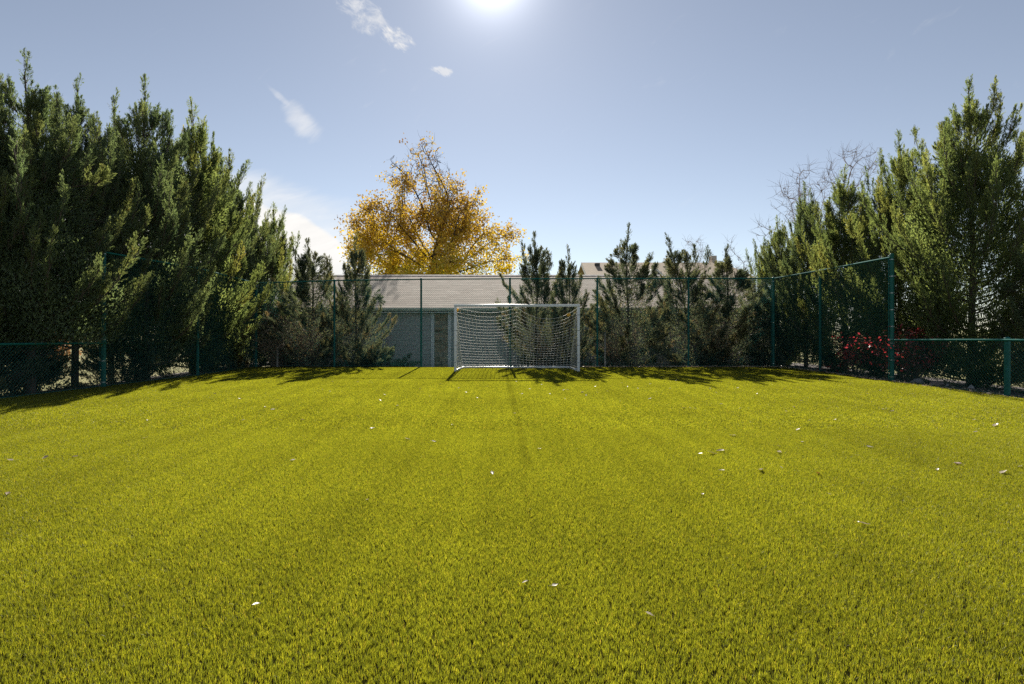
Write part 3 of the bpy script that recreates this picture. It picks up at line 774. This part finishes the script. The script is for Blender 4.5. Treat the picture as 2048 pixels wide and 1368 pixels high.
RIGHT = [
 ('C', 2120, 400, 12.2, 120, .95, 'dark juniper cut off by the right edge of the photo'),
 ('D', 1942, 165, 14.3, 30, .92, 'tallest juniper on the right with many upswept tops'),
 ('D', 1800, 272, 16.6, 160, .85, 'twin-topped juniper behind the thick end post of the right fence'),
 ('E', 1690, 340, 18.7, 210, .98, 'bushy yellow-green juniper over the middle of the tall right fence'),
 ('B', 1612, 372, 20.7, 320, .95, 'slender juniper beside the bare tree on the right'),
 ('E', 1556, 440, 22.4, 15, .9, 'last juniper of the right row, above the far right fence corner'),
]
for k, px, py, Y, rz, wd_, lb in RIGHT:
    X, z_ = top(px, py, Y); place(k, 'juniper_tree', X, Y, z_, rz, lb, group=GR, wide=wd_)
BACK = [
 ('U', 622, 485, 21.1, 0, 1.05, 'ragged dark juniper nearest the left end behind the back fence'),
 ('P', 712, 478, 20.9, 60, .72, 'forked grey-green juniper covering the left end of the shingled roof'),
 ('U', 1072, 472, 20.9, 10, .85, 'three-topped dark juniper directly behind the goal'),
 ('P', 1138, 503, 21.0, 200, .75, 'shorter juniper just right of the three-topped one behind the goal'),
 ('S', 1257, 462, 20.9, 90, .95, 'single-pointed juniper midway between goal and right corner'),
 ('T', 1395, 480, 20.9, 0, 1.0, 'crooked juniper with trunk leaning left behind the back fence'),
 ('Q', 1442, 500, 21.1, 140, 1.15, 'wide juniper nearest the right end behind the back fence'),
]
for k, px, py, Y, rz, wd_, lb in BACK:
    X, z_ = top(px, py, Y); place(k, 'juniper_tree', X, Y, z_, rz, lb, group=GB, wide=wd_)
X, z_ = top(1527, 578, 21.1); place('pale', 'juniper_tree', X, 21.1, z_, 0, 'small pale green juniper in the far right fence corner', group=GB)
X, z_ = top(1502, 540, 36); place('pine', 'evergreen_tree', X, 36, z_, 0, 'distant little evergreen seen beyond the far right corner')
X, z_ = top(497, 605, 19.2); place('gold', 'juniper_shrub', -8.85, 18.9, z_, 0, 'golden brown juniper shrub by the far left corner post', 'shrub')
X, z_ = top(745, 650, 21.0); place('low', 'juniper_shrub', -4.45, 21.05, .52, 0, 'low spreading juniper in front of the grey wall', 'shrub', z=-.3)

for key, X, Y, H, rz, wd_, lb in (('low', -10.45, 11.7, 1.05, 70, .8, 'dark low evergreen shrub behind the low fence at the left edge'), ('low', -10.9, 13.1, 1.1, 200, .8, 'dark evergreen shrub under the tallest left juniper, behind the low fence'),
        ('low', -9.75, 15.2, .8, 300, .7, 'dark low evergreen shrub behind the tall left fence between its first two posts')):
    place(key, 'evergreen_shrub', X, Y, H, rz, lb, 'shrub', 'evergreen shrubs under the left junipers', wd_, -.2)

# ------------------------------------------------------------------ branching deciduous trees (space colonisation)
def colonise(pts, root, step, di, dk, trunk_top=None, iters=140, seed=0):
    r = np.random.RandomState(seed)
    nodes = [np.array(root, float)]; par = [-1]
    if trunk_top is not None:
        nseg = max(2, int(np.linalg.norm(np.array(trunk_top) - root) / step))
        for k in range(1, nseg + 1):
            f = k / nseg; nodes.append(np.array(root) * (1 - f) + np.array(trunk_top) * f + r.randn(3) * step * .08); par.append(len(nodes) - 2)
    A = np.array(pts); alive = np.ones(len(A), bool)
    near = np.zeros(len(A), int); nd = np.full(len(A), 1e9)
    def upd(k0):
        N_ = np.array(nodes[k0:])
        for c in range(0, len(N_), 64):
            d = np.linalg.norm(A[:, None, :] - N_[None, c:c + 64, :], axis=2); j = d.argmin(1); dm = d[np.arange(len(A)), j]
            b = dm < nd; nd[b] = dm[b]; near[b] = j[b] + k0 + c
    upd(0); seen = set()
    for it in range(iters):
        act = alive & (nd < di)
        if not act.any(): break
        k0 = len(nodes)
        idx = near[act]; vec = unit(A[act] - np.array(nodes)[idx])
        for i in np.unique(idx):
            v = vec[idx == i].sum(0) + r.randn(3) * .25
            nv = nodes[i] + step * v / max(np.linalg.norm(v), 1e-6)
            key = (i, tuple(np.round(nv / (step * .25)).astype(int)))
            if key in seen: continue
            seen.add(key); nodes.append(nv); par.append(int(i))
        if len(nodes) == k0: break
        upd(k0); alive &= nd > dk
    return np.array(nodes), np.array(par)
def tree_wood(N_, par, tip=.008, power=2.3, rmax=.5):
    r_ = np.zeros(len(N_)); kids = np.zeros(len(N_), int)
    for i in range(len(N_) - 1, 0, -1):
        if kids[i] == 0: r_[i] = tip ** power
        r_[par[i]] += r_[i]; kids[par[i]] += 1
    rad = np.minimum(r_ ** (1 / power), rmax)
    segs = [(N_[par[i]], N_[i], min(rad[par[i]], rad[i] * 1.35), rad[i]) for i in range(1, len(N_))]
    return segs, rad, kids
def twiggy(N_, kids, rad, r, n, length, thin, spread=.8):
    segs = []; ends = []
    idx = np.where(rad < np.percentile(rad, 82))[0]
    par_dir = r.randn(len(N_), 3) * .4 + np.array([0, 0, .35])
    for k in range(n):
        i = idx[r.randint(len(idx))]; p = N_[i]; d = unit(par_dir[i] + unit(r.randn(3)) * spread)
        L = length * r.uniform(.5, 1.2); a = p
        for q in range(3):
            b = a + d * L / 3; segs.append((a, b, thin * (1 - q / 4), thin * (1 - (q + 1) / 4))); ends.append(b); a = b
            d = unit(d + r.randn(3) * .22 + np.array([0, 0, .08]))
    return segs, ends
def blob_points(blobs, Y, depth, n, r, base, clump=0):
    out = []; w_ = np.array([b[2] * b[3] * b[4] for b in blobs], float); w_ /= w_.sum()
    subs = []
    if clump:
        for _ in range(clump):
            b = blobs[r.choice(len(blobs), p=w_)]; v = r.randn(3); v = v / np.linalg.norm(v) * r.rand() ** (1 / 3.2); c = at(b[0] + v[0] * b[2], b[1] + v[1] * b[3], Y)
            subs.append((c.x - base[0], v[2] * depth * min(1, b[2] / 70), c.z - base[2]))
    while len(out) < n:
        if subs:
            out.append(np.array(subs[r.randint(len(subs))]) + r.randn(3) * depth * .10); continue
        b = blobs[r.choice(len(blobs), p=w_)]; v = r.randn(3); v = v / np.linalg.norm(v) * r.rand() ** (1 / 2.2)
        c = at(b[0] + v[0] * b[2], b[1] + v[1] * b[3], Y)
        out.append((c.x - base[0], v[2] * depth * min(1, b[2] / 70), c.z - base[2]))
    return np.array(out)

# golden cottonwood
r = np.random.RandomState(4)
CYD = 47.0; KC = CYD / 34; cb = Vector(((868 - CX) / F * CYD, CYD, -.36))
cot = empty('cottonwood_tree', cb, 0, 'large golden autumn tree rising behind the shingled roof', 'tree')
blobs = [(862, 470, 90, 75, 1), (850, 405, 75, 52, 1.1), (850, 355, 45, 32, 1.2), (848, 335, 16, 14, 1.6), (852, 312, 10, 16, 14), (985, 468, 34, 32, 1), (800, 362, 24, 22, .7), (915, 372, 24, 22, .7), (905, 410, 45, 45, .8), (770, 455, 62, 42, 1), (732, 484, 32, 28, .9), (935, 455, 48, 48, 1), (960, 500, 50, 40, 1),
         (1005, 525, 38, 26, .9), (780, 520, 72, 32, 1), (860, 540, 110, 30, 1), (930, 390, 30, 25, .5), (800, 335, 22, 22, .35), (848, 305, 18, 16, .4), (1020, 505, 22, 22, .6)]
pts = blob_points(blobs, CYD, 3.3 * KC, 2600, r, cb, 120)
N_, par = colonise(pts, (0, 0, 0), .26 * KC, 2.6 * KC, .34 * KC, (0, 0, 4.6 * KC), 130, 2)
segs, rad, kids = tree_wood(N_, par, .016, 2.05, .62)
tsegs, ends = twiggy(N_, kids, rad, r, 1900, .75 * KC, .012, .9)
wV, wq = branch_tubes(segs + tsegs)
link('trunk', np_mesh('trunk', wV, wq, smooth=True), M['cbark'], cot)
ends = np.array(ends)
zt = ends[:, 2]; keepp = np.clip(1.0 - (zt / KC - 6.6) / 4.0, .10, .9)
ends = ends[r.rand(len(ends)) < keepp]
inner = N_[(rad < .07) & (N_[:, 2] > 4.0)]; inner = inner[r.rand(len(inner)) < np.clip(.9 - (inner[:, 2] / KC - 6.6) / 3.8, .06, .8)]
src = np.concatenate([ends, inner]); ct = r.rand(len(src)) * .5 + .25 + np.clip((6.3 - src[:, 2] / KC) / 6, -.25, .45)
src_k = r.rand(len(src)) < .62; src, ct = src[src_k], ct[src_k]
k = np.repeat(np.arange(len(src)), 15); P = src[k] + r.randn(len(k), 3) * .24
D = unit(r.randn(len(k), 3) + np.array([0, 0, -.5])); ll = .11 + .10 * r.rand(len(k))
V, q, ti = leaf_quads(P, D, ll, ll * .85, r, np.clip(ct[k] + (r.rand(len(k)) - .5) * .3, 0, 1))
link('crown', np_mesh('crown', V, q, ti), M['gold'], cot)

def bare_tree(px, Y, blobs, label, seed, n=420, tw=500, trunk_h=3.0, tip=.007, leaves=0):
    r = np.random.RandomState(seed); b = Vector(((px - CX) / F * Y, Y, -.36))
    o = empty('bare_tree', b, 0, label, 'tree', 'leafless trees behind the junipers')
    pts = blob_points(blobs, Y, 2.2, n, r, b)
    N_, par = colonise(pts, (0, 0, 0), .28, 4.0, .4, (0, 0, trunk_h), 120, seed)
    segs, rad, kids = tree_wood(N_, par, tip, 2.2, .2)
    ts, ends = twiggy(N_, kids, rad, r, tw, .7, .007, .8)
    wV, wq = branch_tubes(segs, 4); link('trunk', np_mesh('trunk', wV, wq, smooth=True), M['twig'], o)
    wV, wq = branch_tubes(ts, 3); link('crown', np_mesh('crown', wV, wq), M['twig'], o)
bare_tree(1600, 27, [(1590, 385, 40, 45, 1), (1612, 345, 22, 30, .8), (1560, 400, 28, 30, .7), (1530, 460, 28, 24, .6), (1620, 420, 50, 50, 1)], 'bare tree with thin branches poking left above last right juniper', 31)
bare_tree(1710, 27, [(1700, 340, 55, 45, 1), (1725, 320, 35, 30, .7), (1670, 370, 40, 35, .8), (1700, 430, 60, 60, 1)], 'bare tree showing between the tops of the right junipers', 32)
bare_tree(1395, 38, [(1385, 490, 26, 22, 1), (1400, 520, 30, 25, 1)], 'faint bare twigs above the crooked juniper', 33, 160, 220, 3)
bare_tree(1462, 38, [(1460, 500, 16, 26, 1), (1500, 535, 40, 22, 1)], 'faint bare twigs right of the widest back juniper', 34, 160, 220, 3)

# ------------------------------------------------------------------ shrubs
def shrub(name, X, Y, H, W, mat, label, seed, n_st=40, n_lf=2600, leaf=.07, wood='bark', z=-.1, fan=.9):
    r = np.random.RandomState(seed); o = empty(name, (X, Y, z), 0, label, 'shrub'); segs = []; ends = []
    for k in range(n_st):
        az = r.rand() * math.tau; el = r.uniform(.0, fan); d = unit(np.array([math.cos(az) * el, math.sin(az) * el, 1.0])); a = np.array([r.randn() * .08, r.randn() * .08, 0.]); L = H * r.uniform(.7, 1.05) / max(.55, d[2])
        L = min(L, math.hypot(H, W))
        for q in range(6):
            b = a + d * L / 6; segs.append((a, b, .010 * (1 - q / 8), .010 * (1 - (q + 1) / 8))); a = b
            d = unit(d + r.randn(3) * .2)
            if q >= 1:
                for _ in range(2):
                    e = unit(d + unit(r.randn(3)) * .9); c = a + e * L * .16; segs.append((a, c, .005, .002)); ends.append(c)
                    c2 = c + unit(e + r.randn(3) * .4) * L * .1; segs.append((c, c2, .003, .0015)); ends.append(c2)
    wV, wq = branch_tubes(segs, 4); link('stem', np_mesh('stem', wV, wq, smooth=True), M[wood], o)
    if n_lf:
        ends = np.array(ends); k = r.randint(len(ends), size=n_lf); P = ends[k] + r.randn(n_lf, 3) * .06
        D = unit(r.randn(n_lf, 3) + np.array([0, 0, -.2])); ll = leaf * (.6 + .7 * r.rand(n_lf)); ct = r.rand(len(ends))
        V, q, ti = leaf_quads(P, D, ll, ll * .6, r, np.clip(ct[k] * .8 + r.rand(n_lf) * .25, 0, 1)); link('crown', np_mesh('crown', V, q, ti), M[mat], o)
    return o
p_ = at(1706, 700, 16.4); shrub('red_shrub', 10.15, 16.5, .95, .3, 'red', 'small crimson shrub seen through the tall right fence', 41, 18, 620, z=0)
shrub('red_shrub', 10.5, 14.6, 1.2, .62, 'red', 'larger crimson shrub rising above the low right fence', 42, 34, 1700, z=0)
shrub('dry_bush', -7.75, 20.75, 1.9, .8, 'bushleaf', 'tan leafless bush behind the far left corner post', 43, 90, 500, .05, 'drytwig')
for (X, Y, H, sd, lb) in ((4.2, 20.9, 1.5, 44, 'brown twiggy bush under the single-pointed juniper'), (7.9, 20.85, 1.7, 45, 'brown twiggy bush under the widest back juniper'),
                          (1.7, 20.9, 1.3, 46, 'brown twiggy bush low behind the goal net'), (-6.9, 21.0, 1.3, 47, 'brown twiggy bush under the ragged left juniper')):
    shrub('dry_bush', X, Y, H, .9, 'bushleaf', lb, sd, 60, 700, .05, 'drytwig')
shrub('autumn_shrub', -15.5, 20.5, 1.8, 1.2, 'autumn', 'orange autumn shrub glimpsed through the low left fence', 48, 40, 3000, .1, z=-.36)

# stakes
for px, y0, y1, lb in ((555, 700, 736, 'short pale stake near the left end of the back fence'), (1210, 668, 734, 'thin pale stake right of the goal behind the back fence')):
    Y = 20.25; b = at(px, y1, Y); hgt = at(px, y0, Y).z + .1
    s_ = MB(); s_.box((-.03, -.02, -.15), (.03, .02, hgt), .006); o = s_.build('wooden_stake', M['stake']); o.location = (b.x, Y, 0); tag(o, lb, 'stake')

# rocks beside the right fence
def rock(px, py, w_, h_, mat, label, seed, z=-.03):
    r = np.random.RandomState(seed); p = gp(px, py, z); b = bmesh.new(); bmesh.ops.create_icosphere(b, subdivisions=3, radius=1.0)
    ph = r.rand(6) * 6
    for v in b.verts:
        c = v.co; k = 1 + .14 * math.sin(c.x * 3 + ph[0]) + .12 * math.sin(c.y * 4 + ph[1]) + .10 * math.sin(c.z * 5 + ph[2] + c.x * 2) + .04 * math.sin(c.x * 11 + c.y * 9 + ph[3])
        v.co = Vector((c.x * k * w_ / 2, c.y * k * w_ * .35, max(-.3, c.z * k) * h_ * .75))
    me = bpy.data.meshes.new('rock'); b.to_mesh(me); b.free(); o = link('rock', me, M[mat]); o.location = p; o.rotation_euler = (0, 0, r.rand() * .8 - .4); tag(o, label, 'rock', 'rocks in the mulch by the right fence')
for i, (px, py, w_, h_, mt, lb) in enumerate([(1836, 765, .32, .11, 'rock', 'long grey rock in the mulch near the thick end post'), (1874, 769, .36, .12, 'rockred', 'reddish flat rock in the mulch behind the low right fence'),
        (1894, 771, .07, .06, 'rock', 'pebble-sized pale rock right beside the reddish rock'), (1948, 762, .12, .08, 'rock', 'small grey rock farther back in the shade'), (1975, 766, .14, .06, 'rock', 'flat grey rock left of the low fence post'),
        (2011, 794, .10, .09, 'rockred', 'pinkish rock at the foot of the low fence post'), (1942, 776, .16, .07, 'rock', 'low dark rock midway along the low right fence')]):
    rock(px, py, w_, h_, mt, lb, 60 + i)

# ------------------------------------------------------------------ fallen leaves
def leaf_mesh(seed, stem=True):
    r = np.random.RandomState(seed); n = 7; V = []; Fq = []
    curl = r.uniform(.15, .5); twist = r.uniform(-.5, .5)
    for i in range(n + 1):
        t_ = i / n; wv = .30 * math.sin(math.pi * min(1, t_ ** .7)) * (1 - .25 * t_) + .004; zz = curl * .45 * (t_ - .5) ** 2 * (1 + twist) + .03 * r.rand()
        for k, s_ in enumerate((-1, -.5, 0, .5, 1)): V.append((t_ - .5, wv * s_, zz + curl * .5 * abs(s_) ** 1.6 * wv * (1.6 + s_ * twist) + .015 * r.randn()))
    for i in range(n):
        for k in range(4): a = i * 5 + k; Fq.append((a, a + 1, a + 6, a + 5))
    b = len(V)
    V += [(-.5, -.012, curl * .1), (-.5, .012, curl * .1), (-.85, .03, .05), (-.85, .05, .05)]; Fq.append((b, b + 1, b + 3, b + 2))
    V = np.array(V); V[:, 2] -= V[:, 2].min()
    return V, np.array(Fq)
LM = {}
for mk_ in ('dryleaf', 'brownleaf', 'redleaf'):
    LM[mk_] = []
    for sd in range(5):
        V, q = leaf_mesh(sd + 7); me = np_mesh('fallen_leaf', V, q, np.full(len(q), [.15, .4, .6, .8, .95][sd]), smooth=True); me.materials.append(M[mk_]); LM[mk_].append(me)
rl = random.Random(77)
def fallen(X, Y, size, mk_='dryleaf', label=None, z=.026):
    o = bpy.data.objects.new('fallen_leaf', LM[mk_][rl.randrange(5)]); COL.objects.link(o)
    o.location = (X, Y, z); o.scale = (size,) * 3; o.rotation_euler = (rl.uniform(-.35, .35), rl.uniform(-.3, .3), rl.uniform(0, 6.28))
    tag(o, label or 'small pale dry leaf among many scattered over the turf', 'leaf', 'fallen leaves on the turf')
NOTABLE = [(1466, 875, .13, 'dryleaf', 'pale leaf lying alone upper left of the close pair on the right'), (1425, 911, .14, 'dryleaf', 'left leaf of the close pale pair on the right half'), (1440, 906, .13, 'dryleaf', 'right leaf of the close pale pair on the right half'),
 (1522, 945, .12, 'dryleaf', 'curled pale leaf left of the bright red leaf'), (1636, 952, .09, 'redleaf', 'single bright red leaf on the turf'), (1915, 932, .11, 'brownleaf', 'rusty brown leaf towards the right edge of the turf'),
 (2008, 950, .14, 'dryleaf', 'pale leaf lying at the right edge below the rusty brown one'), (1990, 855, .17, 'dryleaf', 'long pale leaf near the right edge of the turf'), (815, 882, .10, 'dryleaf', 'pale leaf left of centre, largest of two close ones'),
 (868, 887, .09, 'dryleaf', 'pale leaf left of centre, right one of two'), (985, 952, .08, 'dryleaf', 'small pale leaf alone near the middle of the turf'), (1728, 1055, .10, 'dryleaf', 'thin straw-like pale leaf low on the right'),
 (15, 994, .09, 'dryleaf', 'pale leaf at the left edge of the turf'), (1050, 1174, .045, 'dryleaf', 'tiny pale leaf nearest the camera in the middle'), (745, 860, .10, 'dryleaf', 'pale leaf left of the turf seam beyond the close two'),
 (1559, 909, .09, 'dryleaf', 'pale leaf above the curled one near the red leaf')]
for px, py, s_, mk_, lb in NOTABLE:
    p = gp(px, py); fallen(p.x, p.y, s_ * .70, mk_, lb)
SM = [(1380, 819), (1390, 820), (1368, 819), (1480, 820), (1573, 826), (1588, 817), (1670, 843), (1619, 844), (1595, 863), (1443, 811), (1765, 821), (1785, 825), (1890, 808), (1948, 843), (1950, 868), (1445, 946), (1563, 940), (1875, 945), (1400, 912), (1740, 898),
      (1558, 897), (1604, 888), (2040, 938), (545, 822), (530, 817), (605, 843), (487, 843), (295, 844), (290, 880), (90, 920), (150, 918), (20, 925), (585, 925), (1078, 902), (905, 853), (770, 792), (715, 766), (665, 765), (645, 781), (660, 785), (740, 765), (795, 814), (860, 795),
      (918, 778), (933, 787), (975, 775), (1012, 769), (1032, 765), (1043, 790), (1083, 771), (1128, 782), (1135, 782), (1172, 793), (1195, 787), (1215, 785), (1243, 768), (1275, 779), (1300, 770), (1313, 786), (1340, 779), (1352, 763), (1420, 779), (1433, 788), (1514, 790), (1475, 778), (1255, 775),
      (1165, 787), (1190, 775), (1205, 796), (1100, 790), (1060, 780), (955, 798), (880, 770), (840, 780), (1545, 772), (1568, 780), (1625, 773), (1700, 770), (1735, 790), (1760, 783), (1640, 762), (1690, 757), (1855, 793), (1825, 790), (1300, 800), (1240, 805), (1130, 800), (1030, 830), (760, 803), (480, 800), (430, 790),
      (1110, 1180), (1300, 1240), (1405, 995), (1660, 995), (512, 1220), (735, 1006)]
for px, py in SM:
    p = gp(px, py); fallen(p.x, p.y, rl.uniform(.04, .075) if py < 940 else rl.uniform(.03, .045))
# litter drifted against the fence foot: nobody could count it
r = np.random.RandomState(8); n = 5200
yy = r.uniform(10.5, 19.9, n); k = r.rand(n)
Xs = np.where(k < .42, np.array([right_edge(v) for v in yy]) - .06 + np.abs(r.randn(n)) * .10 * np.sign(r.randn(n)), np.where(k < .72, np.array([right_edge(v) for v in yy]) + r.uniform(0, 2.5, n), np.array([left_edge(v) for v in yy]) - r.uniform(0, 2.5, n)))
bk = r.rand(n) < .30; Xs = np.where(bk, r.uniform(1, 9.9, n), Xs); yy = np.where(bk, 19.93 + r.randn(n) * .08, yy)
out_ = np.maximum(0, np.maximum(Xs - 9.9, -Xs - 8.3)); Zs = np.where(out_ > 0, -.01 - .05 * out_, .022)
Zs = np.where(yy > 20.02, -.05, Zs)
P = np.stack([Xs, yy, Zs], 1); D = unit(np.stack([r.randn(n), r.randn(n), r.randn(n) * .25], 1)); ll = .04 + .05 * r.rand(n)
V, q, ti = leaf_quads(P, D, ll, ll * .5, r, r.rand(n) * .6)
lt = link('leaf_litter', np_mesh('leaf_litter', V, q, ti), M['dryleaf']); tag(lt, kind='stuff')

# ------------------------------------------------------------------ sky, sun, camera
SUN_EL, SUN_AZ = math.atan2(658 + 62, F), math.atan2(985 - CX, F)
wld = bpy.data.worlds.new('World'); scene.world = wld; wld.use_nodes = True
wld.node_tree.nodes.clear(); t = NT(wld.node_tree)
outw = t.n('ShaderNodeOutputWorld')
sky = t.n('ShaderNodeTexSky', sky_type='NISHITA', sun_disc=False, sun_elevation=SUN_EL, sun_rotation=SUN_AZ, altitude=1600.0, air_density=1.0, dust_density=.2, ozone_density=1.2)
gen = t.n('ShaderNodeTexCoord').outputs['Generated']
s3 = t.n('ShaderNodeSeparateXYZ', ins={0: gen}); dx, dy, dz = s3.outputs
yp = t.m('MAXIMUM', dy, .05); u = t.m('DIVIDE', dx, yp); v = t.m('DIVIDE', dz, yp)
uvw = t.n('ShaderNodeCombineXYZ', ins={0: u, 1: v, 2: 0.0}).outputs[0]
front = t.smooth(dy, .1, .3)
def cu(px): return (px - CX) / F
def cv(py): return (CY - py) / F
def rot_noise(ang, scale, stretch, detail=6.0, rough=.6, off=0.0):
    mp = t.n('ShaderNodeMapping', ins={'Vector': uvw, 'Rotation': (0, 0, R(ang)), 'Location': (off, off * .7, off)})
    mm = t.n('ShaderNodeVectorMath', operation='MULTIPLY', ins={0: mp.outputs[0], 1: (1, stretch, 1)})
    return t.n('ShaderNodeTexNoise', ins={'Vector': mm.outputs[0], 'Scale': scale, 'Detail': detail, 'Roughness': rough, 'Distortion': .35}).outputs[0]
def blob(px, py, rx, ry, ang):
    """soft tilted ellipse of cloud, 1 inside to 0 outside"""
    a = R(ang); du = t.m('SUBTRACT', u, cu(px)); dv = t.m('SUBTRACT', v, cv(py))
    p1 = t.m('ADD', t.m('MULTIPLY', du, math.cos(a) / (rx / F)), t.m('MULTIPLY', dv, math.sin(a) / (rx / F)))
    p2 = t.m('ADD', t.m('MULTIPLY', du, -math.sin(a) / (ry / F)), t.m('MULTIPLY', dv, math.cos(a) / (ry / F)))
    d = t.m('SQRT', t.m('ADD', t.m('MULTIPLY', p1, p1), t.m('MULTIPLY', p2, p2)))
    return t.smooth(d, .15, 1.0, 1.0, 0.0)
fine = rot_noise(38, 34, 1.6, 9, .70, 1.3)
soft = rot_noise(-35, 9, 3.0, 6, .6, 4.1)
def puff(b, nz, lo, hi): return t.smooth(t.m('ADD', b, t.m('MULTIPLY', t.m('SUBTRACT', nz, .5), 2.3)), lo, hi)
mask = t.m('MULTIPLY', puff(blob(728, 28, 125, 60, -42), fine, .55, 1.45), .60)
mask = t.m('MAXIMUM', mask, t.m('MULTIPLY', puff(blob(792, 76, 75, 36, -28), fine, .50, 1.25), .9))
mask = t.m('MAXIMUM', mask, t.m('MULTIPLY', puff(blob(885, 142, 42, 18, -20), fine, .45, .95), .6))
mask = t.m('MAXIMUM', mask, t.m('MULTIPLY', puff(blob(605, 245, 90, 42, -48), soft, .25, 1.4), .5))
mask = t.m('MAXIMUM', mask, t.m('MULTIPLY', puff(blob(558, 192, 62, 13, -42), soft, .25, 1.4), .45))
# bank of cloud low on the left: a bright lower layer and a thin veil over it
strat = rot_noise(-14, 7, 4.5, 7, .6, 2.2)
def edge(pts):
    cv_ = t.n('ShaderNodeFloatCurve'); c = cv_.mapping.curves[0]
    cv_.mapping.use_clip = False
    xs = [(cu(p[0]) + 1.0) / 2.0 for p in pts]; ys = [cv(p[1]) for p in pts]
    c.points[0].location = (xs[0], ys[0]); c.points[1].location = (xs[-1], ys[-1])
    for a_, b_ in zip(xs[1:-1], ys[1:-1]): c.points.new(a_, b_)
    cv_.mapping.update(); t.l(t.m('MULTIPLY', t.m('ADD', u, 1.0), .5), cv_.inputs['Value'])
    return cv_.outputs[0]
jit = t.m('MULTIPLY', t.m('SUBTRACT', strat, .5), .03)
e1 = edge([(100, 330), (420, 372), (520, 400), (600, 420), (650, 452), (700, 490), (760, 540), (900, 640)])
low = t.m('ADD', t.m('SUBTRACT', e1, v), jit)
m1 = t.m('MULTIPLY', t.smooth(low, -.004, .016), t.smooth(u, cu(800), cu(660)))
e2 = edge([(100, 320), (420, 345), (520, 350), (600, 372), (680, 398), (740, 412), (800, 450), (900, 560)])
up_ = t.m('ADD', t.m('SUBTRACT', e2, v), t.m('MULTIPLY', jit, 1.3))
m2 = t.m('MULTIPLY', t.m('MULTIPLY', t.smooth(up_, -.012, .03), t.smooth(u, cu(800), cu(700))), t.smooth(strat, .2, .75, .25, .62))
mask = t.m('MULTIPLY', t.m('MAXIMUM', mask, t.m('MAXIMUM', m1, m2)), front)
SKYK = 0.05
# forward-scattered light round the sun (the disc itself stands above the frame)
sv = (math.sin(SUN_AZ) * math.cos(SUN_EL), math.cos(SUN_AZ) * math.cos(SUN_EL), math.sin(SUN_EL))
cosg = t.n('ShaderNodeVectorMath', operation='DOT_PRODUCT', ins={0: t.n('ShaderNodeVectorMath', operation='NORMALIZE', ins={0: gen}).outputs[0], 1: sv}).outputs['Value']
gam = t.m('ARCCOSINE', t.m('MINIMUM', cosg, .999999))
AUR1, AUR2 = 3.5, 1.0
aur = t.m('ADD', t.m('MULTIPLY', t.m('EXPONENT', t.m('MULTIPLY', gam, -1 / R(1.6))), AUR1 * 8), t.m('MULTIPLY', t.m('EXPONENT', t.m('MULTIPLY', gam, -1 / R(12))), AUR2))
hs = t.n('ShaderNodeHueSaturation', ins={'Saturation': .66, 'Color': sky.outputs[0]})
skyc = t.mix(1.0, hs.outputs[0], t.n('ShaderNodeCombineXYZ', ins={0: aur, 1: aur, 2: t.m('MULTIPLY', aur, 1.03)}).outputs[0], 'ADD')
cloud = t.mix(1.0, t.mix(t.smooth(strat, .3, .7), (9.0, 8.85, 8.6), (10.2, 9.95, 9.6)), (1, 1, 1), 'MULTIPLY')
fin = t.mix(mask, skyc, cloud)
bg = t.n('ShaderNodeBackground', ins={'Color': fin, 'Strength': SKYK}); t.l(bg.outputs[0], outw.inputs[0])

sl_ = bpy.data.lights.new('sun', 'SUN'); sl_.energy = 5.0; sl_.angle = R(.53); sl_.color = (1.0, .93, .82)
so = bpy.data.objects.new('sun', sl_); COL.objects.link(so)
so.rotation_euler = Vector(sv).to_track_quat('Z', 'Y').to_euler(); so.location = (0, 30, 30)

cam = bpy.data.cameras.new('camera'); co = bpy.data.objects.new('camera', cam); COL.objects.link(co)
co.location = (0, 0, CAMZ); co.rotation_euler = (R(90), 0, 0)
cam.sensor_width = 36.0; cam.sensor_fit = 'HORIZONTAL'; cam.lens = F / 2048 * 36
cam.shift_x = (1024 - CX) / 2048; cam.shift_y = (CY - 684) / 2048
cam.clip_start = .05; cam.clip_end = 3000
scene.camera = co
vs_ = scene.view_settings; scene.display_settings.display_device = 'sRGB'
vs_.view_transform = 'Standard'; vs_.look = 'None'; vs_.exposure = 1.05; vs_.gamma = 1.0; vs_.use_curve_mapping = False
cy = scene.cycles
cy.max_bounces = 12; cy.diffuse_bounces = 7; cy.glossy_bounces = 2; cy.transmission_bounces = 7; cy.transparent_max_bounces = 8
cy.use_denoising = False
